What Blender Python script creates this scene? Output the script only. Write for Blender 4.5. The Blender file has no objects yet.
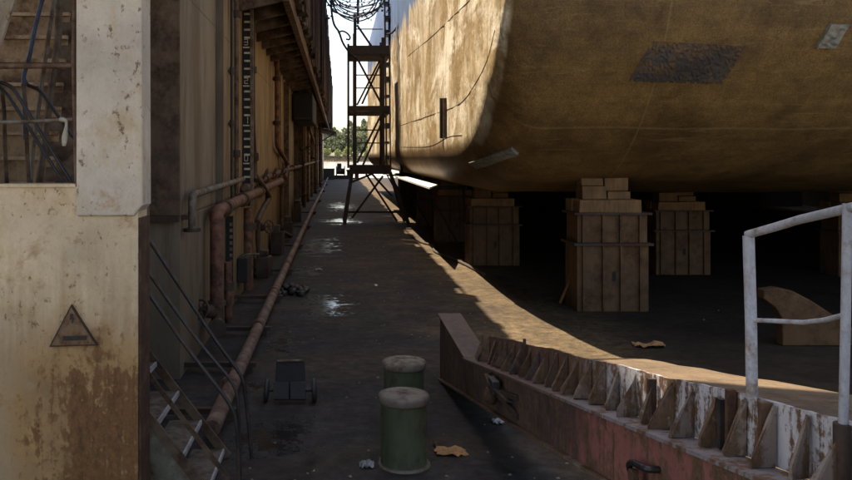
import bpy, math, random
from mathutils import Vector, Matrix
from mathutils.bvhtree import BVHTree
random.seed(7)
R = math.radians
F, CX, CY, EYE = 780.0, 338.0, 158.0, 2.1     # measured from the photo: focal length, vanishing point, eye height
scene = bpy.context.scene
COL = scene.collection

def P(x, y, Y):                                # a measured photo point at a known depth
    return Vector(((x - CX) * Y / F, Y, EYE - (y - CY) * Y / F))
def G(x, y):                                   # a measured point on the deck
    return P(x, y, F * EYE / (y - CY))

# ---------------------------------------------------------------- mesh builder
ORIG = {}
class MB:
    def __init__(s): s.v = []; s.f = []; s.s = []
    def add(s, vs, fs, smooth=False):
        b = len(s.v); s.v += [Vector(v) for v in vs]
        for f in fs: s.f.append([i + b for i in f]); s.s.append(smooth)
        return s
    def hexa(s, p):                            # 8 corners: bottom loop, top loop
        return s.add(p, [(3,2,1,0),(4,5,6,7),(0,1,5,4),(1,2,6,5),(2,3,7,6),(3,0,4,7)])
    def box(s, x0, x1, y0, y1, z0, z1):
        if x0 > x1: x0, x1 = x1, x0
        if y0 > y1: y0, y1 = y1, y0
        if z0 > z1: z0, z1 = z1, z0
        return s.hexa([(x0,y0,z0),(x1,y0,z0),(x1,y1,z0),(x0,y1,z0),(x0,y0,z1),(x1,y0,z1),(x1,y1,z1),(x0,y1,z1)])
    def bar(s, a, b, w, h, up=(0,0,1)):        # rectangular bar from a to b
        a, b = Vector(a), Vector(b); d = (b - a).normalized(); u = Vector(up)
        if abs(d.dot(u)) > .98: u = Vector((0,1,0))
        x = d.cross(u).normalized(); z = x.cross(d)
        x = x * w / 2; z = z * h / 2
        return s.hexa([a-x-z, a+x-z, b+x-z, b-x-z, a-x+z, a+x+z, b+x+z, b-x+z])
    def prism(s, poly, ext):
        n = len(poly); e = Vector(ext); p = [Vector(q) for q in poly]
        fs = [tuple(range(n))[::-1], tuple(range(n, 2*n))] + [(i, (i+1) % n, n+(i+1) % n, n+i) for i in range(n)]
        return s.add(p + [q + e for q in p], fs)
    def tube(s, pts, r, n=10, closed=False, jit=0):
        pts = [Vector(p) for p in pts]; m = len(pts)
        rs = r if isinstance(r, (list, tuple)) else [r] * m
        vs = []; prev = None
        for i, p in enumerate(pts):
            if closed: d = pts[(i+1) % m] - pts[i-1]
            else:
                d = pts[min(i+1, m-1)] - pts[max(i-1, 0)]
                if 0 < i < m-1: d = (pts[i+1]-p).normalized() + (p-pts[i-1]).normalized()
            if d.length < 1e-9: d = Vector((0,0,1))
            d.normalize()
            if prev is None:
                u = Vector((0,0,1)) if abs(d.z) < .9 else Vector((1,0,0))
                x = d.cross(u).normalized()
            else:
                x = prev - d * prev.dot(d); x.normalize()
            prev = x; y = d.cross(x)
            k = 1.0
            if not closed and 0 < i < m-1:
                c = (pts[i+1]-p).normalized().dot((p-pts[i-1]).normalized()); k = 1 / max(.6, math.sqrt(max(.1, (1+c)/2)))
            for j in range(n):
                a = 2*math.pi*j/n; vs.append(p + (x*math.cos(a) + y*math.sin(a)) * rs[i] * (k if k < 1.3 else 1.3))
        fs = []
        for i in range(m if closed else m-1):
            for j in range(n):
                a, b = i*n+j, i*n+(j+1) % n; c, d = ((i+1) % m)*n+(j+1) % n, ((i+1) % m)*n+j
                fs.append((a, b, c, d))
        s.add(vs, fs, True)
        if not closed:
            s.add(vs[:n], [tuple(range(n))[::-1]]); s.add(vs[-n:], [tuple(range(n))])
        return s
    def lathe(s, prof, c=(0,0,0), n=24, axis=None):
        c = Vector(c); q = Vector((0,0,1)).rotation_difference(Vector(axis).normalized()) if axis is not None else None
        vs = []
        for r, z in prof:
            for j in range(n):
                a = 2*math.pi*j/n; v = Vector((r*math.cos(a), r*math.sin(a), z))
                if q: v = q @ v
                vs.append(c + v)
        fs = [(i*n+j, i*n+(j+1) % n, (i+1)*n+(j+1) % n, (i+1)*n+j) for i in range(len(prof)-1) for j in range(n)]
        s.add(vs, fs, True)
        return s.add(vs[:n], [tuple(range(n))[::-1]]).add(vs[-n:], [tuple(range(n))])
    def cyl(s, a, b, r, n=16):
        a, b = Vector(a), Vector(b)
        return s.lathe([(r, 0), (r, (b-a).length)], a, n, b - a)
    def rough(s, amt, seed=1):
        rn = random.Random(seed); memo = {}
        for i, v in enumerate(s.v):
            k = (round(v.x, 4), round(v.y, 4), round(v.z, 4))
            if k not in memo: memo[k] = Vector((rn.uniform(-1, 1), rn.uniform(-1, 1), rn.uniform(-1, 1))) * amt
            s.v[i] = v + memo[k]
        return s
    def build(s, name, mat, parent=None, bevel=0, label=None, cat=None, group=None, kind=None):
        o0 = ORIG.get(parent.name, Vector()) if parent else None
        if parent is None:                     # a thing of one mesh: origin at its base
            lo = Vector((min(v.x for v in s.v), min(v.y for v in s.v), min(v.z for v in s.v)))
            hi = Vector((max(v.x for v in s.v), max(v.y for v in s.v), max(v.z for v in s.v)))
            o0 = Vector(((lo.x+hi.x)/2, (lo.y+hi.y)/2, lo.z))
            if kind == 'structure': o0 = Vector()
        me = bpy.data.meshes.new(name)
        me.from_pydata([v - o0 for v in s.v], [], s.f)
        me.polygons.foreach_set('use_smooth', s.s)
        me.materials.append(mat); me.update()
        o = bpy.data.objects.new(name, me); COL.objects.link(o)
        if parent: o.parent = parent
        else: o.location = o0
        ORIG[o.name] = o0
        if bevel:
            b = o.modifiers.new('bevel', 'BEVEL'); b.width = bevel; b.segments = 2; b.limit_method = 'ANGLE'; b.angle_limit = R(50)
        tag(o, label, cat, group, kind)
        return o
def tag(o, label=None, cat=None, group=None, kind=None):
    if label: o['label'] = label
    if cat: o['category'] = cat
    if group: o['group'] = group
    if kind: o['kind'] = kind
    return o
def thing(name, label, cat, loc, group=None):
    o = bpy.data.objects.new(name, None); o.empty_display_size = .1; COL.objects.link(o)
    o.location = loc; ORIG[o.name] = Vector(loc)
    return tag(o, label, cat, group)
def dup(root, offset, label, cat=None, group=None, rotz=0):
    def cp(o, par):
        c = o.copy(); COL.objects.link(c)
        if par: c.parent = par
        for ch in list(o.children): cp(ch, c)
        return c
    r = cp(root, None); r.location = Vector(root.location) + Vector(offset); r.rotation_euler.z = root.rotation_euler.z + rotz
    r['label'] = label
    if group: r['group'] = group
    return r
def curve(pts, k=6):                           # Catmull-Rom through points
    p = [Vector(q) for q in pts]; p = [2*p[0]-p[1]] + p + [2*p[-1]-p[-2]]; out = []
    for i in range(1, len(p)-2):
        for j in range(k):
            t = j / k
            out.append(.5*((2*p[i]) + (p[i+1]-p[i-1])*t + (2*p[i-1]-5*p[i]+4*p[i+1]-p[i+2])*t*t + (3*p[i]-p[i-1]-3*p[i+1]+p[i+2])*t**3))
    return out + [p[-2]]
def bend(pts, r=.08, k=5):                     # polyline with rounded corners
    p = [Vector(q) for q in pts]; out = [p[0]]
    for i in range(1, len(p)-1):
        a = (p[i-1]-p[i]); b = (p[i+1]-p[i]); rr = min(r, a.length*.45, b.length*.45)
        A = p[i] + a.normalized()*rr; B = p[i] + b.normalized()*rr
        for j in range(k+1):
            t = j/k; out.append(A*(1-t)**2 + p[i]*2*t*(1-t) + B*t*t)
    return out + [p[-1]]

# ---------------------------------------------------------------- materials
class NT:
    def __init__(s, name):
        s.m = bpy.data.materials.new(name); s.m.use_nodes = True; s.t = s.m.node_tree; s.n = s.t.nodes; s.l = s.t.links
        s.bsdf = s.n['Principled BSDF']; s.geo = s.n.new('ShaderNodeNewGeometry')
        s.pos = s.geo.outputs['Position']
    def map(s, sc, off=(0,0,0)):
        m = s.n.new('ShaderNodeMapping'); m.inputs['Scale'].default_value = sc if hasattr(sc, '__len__') else (sc,)*3
        m.inputs['Location'].default_value = off; s.l.new(s.pos, m.inputs['Vector']); return m.outputs[0]
    def noise(s, sc, detail=6, rough=.6, off=(0,0,0), dist=0):
        t = s.n.new('ShaderNodeTexNoise'); t.inputs['Scale'].default_value = 1; t.inputs['Detail'].default_value = detail
        t.inputs['Roughness'].default_value = rough; t.inputs['Distortion'].default_value = dist
        s.l.new(s.map(sc, off), t.inputs['Vector']); return t.outputs['Fac']
    def vor(s, sc, off=(0,0,0), feature='F1'):
        t = s.n.new('ShaderNodeTexVoronoi'); t.feature = feature; t.inputs['Scale'].default_value = 1
        s.l.new(s.map(sc, off), t.inputs['Vector']); return t.outputs['Distance']
    def step(s, v, lo, hi, a=0., b=1.):
        m = s.n.new('ShaderNodeMapRange'); m.inputs['From Min'].default_value = lo; m.inputs['From Max'].default_value = hi
        m.inputs['To Min'].default_value = a; m.inputs['To Max'].default_value = b; s.set(m.inputs['Value'], v); return m.outputs[0]
    def set(s, inp, v):
        if isinstance(v, bpy.types.NodeSocket): s.l.new(v, inp)
        elif hasattr(v, '__len__') and len(v) == 3 and inp.type == 'RGBA': inp.default_value = (*v, 1)
        else: inp.default_value = v
    def math(s, op, a, b=0.):
        m = s.n.new('ShaderNodeMath'); m.operation = op; m.use_clamp = False; s.set(m.inputs[0], a); s.set(m.inputs[1], b); return m.outputs[0]
    def mul(s, a, b): return s.math('MULTIPLY', a, b)
    def plus(s, a, b): return s.math('ADD', a, b)
    def mix(s, f, a, b, mode='MIX'):
        m = s.n.new('ShaderNodeMix'); m.data_type = 'RGBA'; m.blend_type = mode; m.clamp_factor = True
        s.set(m.inputs[0], f); s.set(m.inputs[6], a); s.set(m.inputs[7], b); return m.outputs[2]
    def xyz(s):
        m = s.n.new('ShaderNodeSeparateXYZ'); s.l.new(s.pos, m.inputs[0]); return m.outputs
    def vary(s, col, fac, lo, hi):             # multiply colour by lo..hi
        c = s.n.new('ShaderNodeCombineColor'); v = s.step(fac, .3, .7, lo, hi)
        for i in range(3): s.l.new(v, c.inputs[i])
        return s.mix(1., col, c.outputs[0], 'MULTIPLY')
    def bump(s, h, dist=.01, strength=.6):
        b = s.n.new('ShaderNodeBump'); b.inputs['Distance'].default_value = dist; b.inputs['Strength'].default_value = strength
        s.set(b.inputs['Height'], h); s.l.new(b.outputs[0], s.bsdf.inputs['Normal'])
    def done(s, col, rough=.7, metal=0., spec=.4):
        s.set(s.bsdf.inputs['Base Color'], col); s.set(s.bsdf.inputs['Roughness'], rough); s.set(s.bsdf.inputs['Metallic'], metal)
        s.bsdf.inputs['Specular IOR Level'].default_value = spec; return s.m

def grimy(name, base, rust=(.07,.03,.012), amt=.45, scale=6, stretch=1., rough=.65, speck=.5, var=(.65,1.2), bump=.006, spec=.4):
    """painted or bare surface, worn through to rust in noisy patches"""
    t = NT(name); z = scale * stretch
    n1 = t.noise((scale, scale, z), 9, .65); n2 = t.noise((1.3, 1.3, 1.3*stretch), 4, .5, (3,1,2)); n3 = t.noise(scale*9, 3, .6, (7,2,5))
    m = t.step(t.plus(t.mul(n1, .7), t.mul(n2, .3)), .62-.25*amt-.05, .62-.25*amt+.08)
    c = t.mix(m, base, t.vary(rust, n3, .5, 1.5))
    c = t.vary(c, n2, *var)
    c = t.mix(t.step(n3, .62, .72, 0, speck), c, tuple(x*.4 for x in rust))
    c = t.vary(c, t.noise((scale*4, scale*4, z*2), 5, .7, (1,9,4)), .78, 1.2)
    t.bump(t.plus(t.mul(n1, .6), t.mul(n3, .4)), bump, .7)
    return t.done(c, t.step(m, 0, 1, rough, .85), spec=spec)
def plain(name, base, rough=.7, var=(.75,1.2), scale=8, metal=0., bump=.003):
    t = NT(name); n = t.noise(scale, 7, .65); n2 = t.noise(scale*7, 3, .6, (4,4,1))
    t.bump(t.plus(n, n2), bump, .6)
    return t.done(t.vary(t.vary(base, n, *var), n2, .8, 1.2), rough, metal)
def wood(name, base, stretch=(3,3,30), rough=.75):
    t = NT(name); n = t.noise(stretch, 6, .65, (0,0,0), .4); n2 = t.noise(2.5, 4, .6, (5,1,3))
    t.bump(n, .005, .6)
    return t.done(t.vary(t.vary(base, n, .55, 1.3), n2, .6, 1.25), rough)

M = {}
M['rust']      = grimy('rusty_steel', (.10,.052,.026), (.055,.024,.011), .6, 7)
M['rust_dark'] = grimy('dark_rusty_steel', (.045,.030,.022), (.05,.022,.010), .5, 7)
M['black']     = grimy('black_steel', (.018,.017,.018), (.045,.024,.014), .25, 9, rough=.42)
M['rail_dark'] = grimy('dark_handrail_paint', (.020,.018,.017), (.05,.028,.016), .35, 14, rough=.3)
M['rail_blue'] = grimy('blue_handrail_paint', (.03,.05,.11), (.03,.022,.018), .3, 14, rough=.4)
M['brown']     = grimy('brown_painted_steel', (.125,.082,.048), (.05,.024,.012), .5, 5)
M['pipe']      = grimy('rusty_pipe', (.15,.085,.05), (.075,.035,.018), .6, 8)
M['pipe_grey'] = grimy('grey_pipe', (.16,.13,.095), (.08,.045,.022), .5, 8)
M['pipe_pale'] = grimy('pale_rusty_pipe', (.17,.112,.078), (.085,.042,.026), .55, 6)
M['pipe_red']  = grimy('red_brown_pipe', (.185,.072,.040), (.06,.028,.016), .5, 7)
M['topplate']  = grimy('worn_plank_top', (.115,.080,.045), (.075,.045,.022), .42, 7, var=(.6,1.25), bump=.012)
M['treadedge'] = grimy('worn_step_edge', (.36,.25,.15), (.15,.085,.045), .4, 8)
M['sideplate'] = grimy('stair_side_plate', (.15,.14,.10), (.085,.05,.026), .45, 5)
M['endplate']  = grimy('dark_brown_end_plate', (.115,.07,.042), (.06,.033,.018), .5, 3, 1.0)
M['edge']      = grimy('worn_sign_edge', (.10,.105,.10), (.20,.13,.07), .4, 30)
M['signface']  = grimy('rusted_sign_face', (.20,.115,.055), (.13,.062,.028), .5, 16)
M['riser']     = grimy('brown_stair_riser', (.29,.185,.10), (.10,.055,.028), .4, 5)
M['greenish']  = grimy('greenish_grey_steel', (.055,.06,.045), (.05,.028,.014), .4, 6)
M['green']     = grimy('green_bollard_paint', (.066,.082,.040), (.045,.032,.020), .45, 8, .6, rough=.5, var=(.55,1.3))
M['cap']       = grimy('bare_worn_steel', (.145,.115,.083), (.085,.055,.032), .5, 10, rough=.5)
M['white']     = grimy('chipped_white_paint', (.31,.31,.33), (.17,.10,.055), .16, 12, rough=.5)
M['timber']    = wood('block_timber', (.185,.098,.036), (30,4,5))
M['timber_v']  = wood('standing_timber', (.165,.086,.032), (14,14,3))
M['concrete']  = grimy('block_steel', (.105,.050,.017), (.062,.029,.010), .4, 4)
M['rubble']    = plain('dark_rubble', (.025,.023,.022), .6)
M['paper']     = plain('dry_cardboard', (.30,.155,.06), .8)
M['plastic']   = plain('dull_white_plastic', (.22,.21,.20), .5)
M['zinc']      = plain('zinc_anode', (.22,.21,.17), .75, (.5,1.3), 14, bump=.01)
M['barnacle']  = grimy('barnacled_patch', (.050,.043,.038), (.10,.058,.028), .42, 5, rough=.9, var=(.6,1.4), bump=.03)
M['rope']      = plain('old_rope', (.05,.04,.03), .9)
M['cable']     = plain('black_cable', (.012,.012,.013), .5)
M['rag']       = plain('pale_rope', (.33,.29,.22), .9)
M['tread']     = grimy('stair_tread_steel', (.13,.105,.075), (.075,.045,.024), .5, 9, rough=.5)
M['nosing']    = plain('worn_tread_edge', (.42,.40,.37), .42, (.35,1.2), 25)
M['board']     = plain('light_stand_in_board', (.45,.44,.42), .7, (.9,1.05))
M['tick']      = plain('pale_mark_paint', (.46,.41,.31), .6, (.6,1.2), 20)
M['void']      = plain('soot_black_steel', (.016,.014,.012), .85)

def m_deck():
    t = NT('dock_deck'); x, y, z = t.xyz()
    big = t.noise((.6,.6,1), 6, .6); band = t.noise((.5,.9,1), 7, .66, (2,7,0), 1.2); fine = t.noise((9,10,1), 8, .72); grit = t.noise((60,60,1), 3, .7, (1,2,0))
    planks = t.noise((2.2,2.6,1), 7, .68, (9,3,0), .6)
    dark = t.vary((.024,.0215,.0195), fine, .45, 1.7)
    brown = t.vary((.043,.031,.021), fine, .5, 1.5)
    sand_and_shade = t.mix(t.step(t.plus(x, t.mul(t.plus(big, -.5), 2)), 3.0, 3.9), t.vary(t.vary((.066,.047,.026), fine, .4, 1.7), grit, .6, 1.4), t.vary((.024,.018,.012), fine, .6, 1.4))  # brown sand, darkened further right to paint the shade under the ship
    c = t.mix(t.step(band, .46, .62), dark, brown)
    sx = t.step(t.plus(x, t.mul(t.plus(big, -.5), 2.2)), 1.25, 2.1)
    c = t.mix(sx, c, sand_and_shade)
    c = t.vary(c, planks, .6, 1.45); c = t.vary(c, big, .7, 1.3)
    c = t.mix(t.step(grit, .62, .74, 0, .6), c, (.085,.07,.055))
    # standing water on the trodden walkway
    def pool(cx, cy, rx, ry):
        a = t.mul(t.plus(x, -cx), 1/rx); b = t.mul(t.plus(y, -cy), 1/ry)
        return t.step(t.math('SQRT', t.plus(t.mul(a, a), t.mul(b, b))), 1.25, .0)
    pools = [(-.45,18.5,.75,3.2), (-.20,11.3,.60,1.7), (-.66,8.9,.40,1.1), (-.45,6.0,.55,.9), (.1,26,1.2,2.6), (-.6,14.4,.45,1.4), (.15,34,1.0,5), (-.75,7.1,.25,.5)]
    area = pool(*pools[0])
    for q in pools[1:]: area = t.math('MAXIMUM', area, pool(*q))
    ragged = t.plus(t.mul(t.noise((1.6,2.0,1), 6, .65, (4.3,1.2,0), .6), .5), t.mul(t.noise((9,8,1), 7, .75, (2,2,0)), .5))
    wet = t.step(t.plus(t.mul(area, .25), t.plus(ragged, t.mul(t.plus(grit, -.5), .22))), .655, .715)
    c = t.mix(t.mul(wet, .85), c, (.010,.0098,.010))
    dry = t.math('SUBTRACT', 1.0, t.mul(t.math('MINIMUM', wet, 1.0), .9))
    rough = t.step(t.plus(wet, t.mul(t.plus(fine, -.5), .25)), 0, .8, .82, .11)
    t.bump(t.mul(dry, t.plus(t.plus(t.mul(fine, .7), t.mul(grit, .3)), t.mul(planks, .9))), .022, .6)
    t.set(t.bsdf.inputs['Specular IOR Level'], t.step(wet, 0, 1, .18, .5)); return t.done(c, rough, spec=.3)
M['deck'] = m_deck()

def m_hull():
    t = NT('weathered_hull'); x, y, z = t.xyz()
    st = t.noise((2, .9, .5), 9, .70, (1,2,3), .5); st2 = t.noise((3, 2.2, 1.0), 9, .74, (6,1,3), .4); blot = t.noise(1.1, 7, .62); fine = t.noise(16, 5, .7, (3,3,8)); lngt = t.noise((.35, 7, 7), 5, .6, (5,5,5))
    cream = t.vary((.60,.50,.34), st2, .84, 1.1)
    ochre = t.vary((.36,.255,.125), fine, .6, 1.35)
    crisp = t.noise((9,3.2,6), 9, .78, (2,2,6))
    side = t.mix(t.step(t.plus(t.mul(st, .65), t.mul(blot, .55)), .545, .64), cream, ochre)
    side = t.mix(t.step(st2, .56, .70, 0, .85), side, (.14,.085,.035))
    side = t.mix(t.mul(t.step(t.noise((1,.5,.5), 6, .65, (3,7,2), .8), .50, .64), .55), side, (.22,.15,.07))
    wb = t.noise((.8,.26,.6), 8, .66, (4.5,2.2,1.3), .7)
    side = t.mix(t.step(t.plus(t.plus(t.mul(wb, .62), t.mul(st2, .2)), t.mul(crisp, .18)), .51, .575), t.vary(side, crisp, .6, 1.3), (.78,.71,.57))
    side = t.mix(t.step(t.plus(t.mul(crisp, .5), t.mul(st2, .5)), .575, .64, 0, .7), side, (.17,.105,.045))
    side = t.mix(t.mul(t.step(t.math('PINGPONG', t.plus(y, t.mul(st2, .05)), .62), .02, .006), t.step(crisp, .4, .55)), side, (.12,.08,.04))
    foul_shade = t.vary(t.mix(t.step(blot, .42, .64), (.165,.098,.034), (.096,.055,.020)), lngt, .84, 1.15)
    mott = t.noise((5,5,5), 9, .72, (9,4,2), .5); scr = t.noise((1.2,9,9), 7, .7, (2,8,6), 1.5)
    foul_shade = t.vary(t.vary(foul_shade, mott, .68, 1.35), t.noise(55, 4, .75, (1,1,7)), .55, 1.5)
    foul_shade = t.mix(t.step(scr, .57, .66, 0, .5), foul_shade, (.25,.17,.08))
    foul_shade = t.mix(t.step(t.plus(mott, t.mul(t.plus(z, -3.3), .05)), .60, .68, 0, .7), foul_shade, (.055,.036,.018))
    foul_shade = t.mix(t.step(fine, .60, .72, 0, .55), foul_shade, (.09,.05,.02))
    foul_shade = t.mix(t.step(t.noise((.5,24,24), 3, .7, (8,0,1)), .66, .72, 0, .45), foul_shade, (.36,.27,.14))
    # sunlit side and shaded bow painted as two tones; bilge strip is brown rust
    k = t.step(t.plus(x, t.mul(t.plus(blot, -.5), .10)), 1.95, 2.02)
    k = t.math('MAXIMUM', k, t.step(t.plus(z, t.mul(t.plus(st2, -.5), .35)), 2.42, 2.26))
    c = t.mix(k, side, foul_shade)
    blue = t.step(t.plus(z, t.plus(t.mul(t.plus(st, -.5), 2.6), t.mul(t.plus(y, -17), -.055))), 5.55, 5.85)
    c = t.mix(t.mul(blue, t.step(x, 2.0, 1.95)), c, t.vary((.10,.16,.28), st2, .55, 1.5))
    # welded plate seams
    w = t.math('PINGPONG', t.plus(y, t.mul(t.noise(1, 2), .03)), 1.15)
    seam = t.mul(t.step(w, .02, .008), t.step(x, 1.96, 1.94))
    c = t.mix(t.mul(seam, .5), c, (.13,.085,.04))
    seam2 = t.mul(t.step(t.math('PINGPONG', x, 1.9), .016, .006), t.step(x, 3, 3.1))
    seam3 = t.step(t.math('PINGPONG', t.plus(y, .35), .85), .02, .008)
    c = t.mix(t.mul(t.mul(t.math('MAXIMUM', seam2, seam3), t.step(x, 2.1, 2.4)), .22), c, (.33,.25,.13))
    t.bump(t.plus(t.plus(t.mul(fine, .35), t.mul(st, .8)), t.plus(t.mul(blot, 1.2), t.mul(seam, .3))), .03, .6)
    return t.done(c, .62, spec=.35)
M['hull'] = m_hull()

def m_wall():
    t = NT('dock_wall_paint'); x, y, z = t.xyz()
    st = t.noise((3, 2.2, .45), 9, .7, (0,0,0), .7); st2 = t.noise((3.5, 3.5, 1.1), 7, .68, (6,1,3)); blot = t.noise(.9, 6, .6, (1,1,1)); fine = t.noise(20, 4, .7)
    bounce_gold = t.vary((.27,.178,.085), st2, .7, 1.25); grey = t.vary((.185,.14,.095), st2, .7, 1.25)
    f = t.step(t.plus(y, t.mul(t.plus(blot, -.5), 3)), 9.5, 12.5)
    c = t.mix(f, grey, bounce_gold)  # gold further along paints in the warm glow bounced off the hull
    c = t.mix(t.step(t.plus(z, t.mul(t.plus(st, -.5), 1.6)), 1.3, .5, 0, .6), c, (.11,.075,.046))
    c = t.mix(t.mul(t.step(st, .48, .62), .75), c, (.085,.048,.022))
    c = t.mix(t.mul(t.step(t.noise((4, 4, .35), 7, .7, (3,8,1), .5), .60, .70), .45), c, (.05,.032,.02))
    c = t.mix(t.step(fine, .64, .74, 0, .6), c, (.05,.025,.012))
    pl = t.math('MAXIMUM', t.step(t.math('PINGPONG', t.plus(z, .62), 1.08), .016, .004), t.step(t.math('PINGPONG', y, 1.6), .03, .012))
    c = t.mix(t.mul(pl, .5), c, (.05,.032,.02))
    t.bump(t.plus(t.plus(t.mul(fine, .3), blot), t.mul(pl, -.4)), .02, .5)
    return t.done(c, .62, spec=.35)
M['wall'] = m_wall()

def m_panel(name, base, low):
    """flaking paint; LOW: the big rust field at the foot of the right half"""
    t = NT(name); x, y, z = t.xyz()
    n1 = t.noise((5,5,4), 9, .66); n2 = t.noise(1.6, 5, .6, (2,0,4)); n3 = t.noise((22,22,16), 6, .7, (1,4,0)); run = t.noise((16,16,1.1), 5, .6, (3,3,3))
    c = t.vary(t.vary(base, n2, .75, 1.2), n3, .86, 1.12)
    c = t.mix(t.step(t.plus(t.mul(n1, .6), t.mul(n2, .4)), .50, .66, 0, .65), c, (.36,.235,.095))
    c = t.mix(t.step(t.plus(n3, t.mul(t.plus(n1, -.5), .5)), .615, .69, 0, .85), c, (.11,.058,.028))
    c = t.mix(t.step(t.noise((3.2,3.2,3.8), 8, .72, (8,3,5), .3), .58, .66, 0, .6), c, t.vary((.33,.19,.075), n3, .6, 1.4))
    if low:
        a = t.step(t.plus(z, t.mul(t.plus(n1, -.5), 1.1)), 1.32, .72)
        b = t.step(t.plus(x, t.mul(t.plus(n1, -.5), .9)), -1.98, -1.55)
        m = t.mul(a, t.step(b, 0, 1, .22, 1))
        m2 = t.step(t.plus(t.plus(t.mul(m, .59), t.mul(t.plus(n3, -.5), 1.1)), t.mul(t.plus(run, -.5), .8)), .36, .52)
        c = t.mix(t.mul(t.step(t.plus(z, t.mul(t.plus(run, -.5), 1.5)), 1.55, .9), .55), c, (.27,.145,.05))
        c = t.mix(t.mul(t.step(m, .1, .5), .8), c, t.vary((.34,.18,.062), n1, .55, 1.4)); c = t.mix(m2, c, t.vary((.135,.058,.019), n3, .4, 1.9))
    m = t.step(t.plus(n3, t.mul(n1, .25)), .66, .78)
    t.bump(t.plus(t.plus(n1, t.mul(n3, .6)), t.mul(m, -.6)), .006, .7)
    return t.done(c, .6, spec=.35)
M['column'] = m_panel('flaking_grey_paint', (.53,.445,.35), False)
M['panel']  = m_panel('flaking_cream_paint', (.62,.465,.295), True)

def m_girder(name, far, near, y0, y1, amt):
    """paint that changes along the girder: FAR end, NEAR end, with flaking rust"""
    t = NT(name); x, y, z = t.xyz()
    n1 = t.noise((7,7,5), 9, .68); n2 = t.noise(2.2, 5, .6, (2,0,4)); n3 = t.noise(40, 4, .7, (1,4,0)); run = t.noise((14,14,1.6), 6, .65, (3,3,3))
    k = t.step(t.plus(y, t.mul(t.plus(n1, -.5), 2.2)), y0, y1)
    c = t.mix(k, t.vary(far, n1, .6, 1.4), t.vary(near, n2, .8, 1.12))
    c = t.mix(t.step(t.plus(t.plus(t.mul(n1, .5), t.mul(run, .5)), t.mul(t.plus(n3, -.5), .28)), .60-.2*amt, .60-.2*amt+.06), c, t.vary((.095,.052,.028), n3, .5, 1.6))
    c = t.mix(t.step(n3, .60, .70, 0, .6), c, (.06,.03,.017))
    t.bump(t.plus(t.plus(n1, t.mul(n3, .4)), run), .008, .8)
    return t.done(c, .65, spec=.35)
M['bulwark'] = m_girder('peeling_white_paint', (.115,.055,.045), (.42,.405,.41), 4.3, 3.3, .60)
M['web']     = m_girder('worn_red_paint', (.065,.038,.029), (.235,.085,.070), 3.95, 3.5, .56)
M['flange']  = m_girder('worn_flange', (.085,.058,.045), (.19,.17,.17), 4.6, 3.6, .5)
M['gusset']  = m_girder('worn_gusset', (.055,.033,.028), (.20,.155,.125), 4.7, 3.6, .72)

def m_water():
    t = NT('river_water'); t.bump(t.noise((.35,.12,1), 5, .6), .25, .35)
    return t.done((.55,.55,.53), .12, spec=.5)  # pale base colour stands in for sky reflected by the ripples
M['water'] = m_water()
M['bank']   = plain('river_bank_soil', (.075,.065,.042), .95, (.6,1.3), .35)
M['bark']   = plain('tree_bark', (.07,.055,.04), .9)
def m_leaf(name, a, b):
    t = NT(name); n = t.noise(.22, 4, .6); n2 = t.noise(1.6, 3, .6, (2,2,2))
    return t.done(t.vary(t.mix(t.step(n, .38, .62), a, b), n2, .6, 1.4), .8, spec=.2)
M['leaf_dark'] = m_leaf('hazed_dark_foliage', (.16,.18,.12), (.19,.21,.14))  # foliage lightened to paint in the distance haze
M['leaf_mid']  = m_leaf('mid_foliage', (.145,.17,.095), (.18,.20,.115))
M['leaf_pale'] = m_leaf('yellow_green_foliage', (.19,.21,.08), (.22,.24,.10))
M['reed']      = m_leaf('dry_reeds', (.15,.12,.075), (.11,.095,.06))

# ---------------------------------------------------------------- camera, sky, sun
cam = bpy.data.cameras.new('camera'); co = bpy.data.objects.new('camera', cam); COL.objects.link(co)
co.location = (0, 0, EYE); co.rotation_euler = (R(90), 0, 0)
cam.sensor_width = 36; cam.lens = 36*F/852; cam.shift_x = (426-CX)/852; cam.shift_y = -(240-CY)/852
cam.clip_start = .05; cam.clip_end = 6000
scene.camera = co
SUN = Vector((-.283, .238, 1.0)).normalized()   # towards the sun
w = bpy.data.worlds.new('World'); scene.world = w; w.use_nodes = True
bg = w.node_tree.nodes['Background']; sky = w.node_tree.nodes.new('ShaderNodeTexSky')
sky.sky_type = 'NISHITA'; sky.sun_disc = False; sky.sun_elevation = math.asin(SUN.z); sky.sun_rotation = math.atan2(SUN.x, SUN.y)
sky.dust_density = 2.0; sky.air_density = 1.0; sky.ozone_density = .6
w.node_tree.links.new(sky.outputs[0], bg.inputs[0]); bg.inputs[1].default_value = .122
sl = bpy.data.lights.new('sun', 'SUN'); sl.energy = 5; sl.angle = R(.5); sl.color = (1, .94, .83)
so = bpy.data.objects.new('sun', sl); COL.objects.link(so); so.location = (-20, 20, 60); so.rotation_euler = SUN.to_track_quat('Z', 'Y').to_euler()
scene.view_settings.view_transform = 'Standard'; scene.view_settings.look = 'None'; scene.view_settings.exposure = 1.5; scene.view_settings.gamma = 1
scene.view_settings.use_curve_mapping = False
scene.view_settings.use_white_balance = True; scene.view_settings.white_balance_temperature = 7500; scene.view_settings.white_balance_tint = 14
scene.render.engine = 'CYCLES'
try:
    scene.cycles.use_denoising = True; scene.cycles.denoiser = 'OPENIMAGEDENOISE'
    scene.cycles.max_bounces = 10; scene.cycles.diffuse_bounces = 6; scene.cycles.glossy_bounces = 3; scene.cycles.sample_clamp_indirect = 6
    scene.cycles.caustics_reflective = False; scene.cycles.caustics_refractive = False
except Exception: pass

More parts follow.
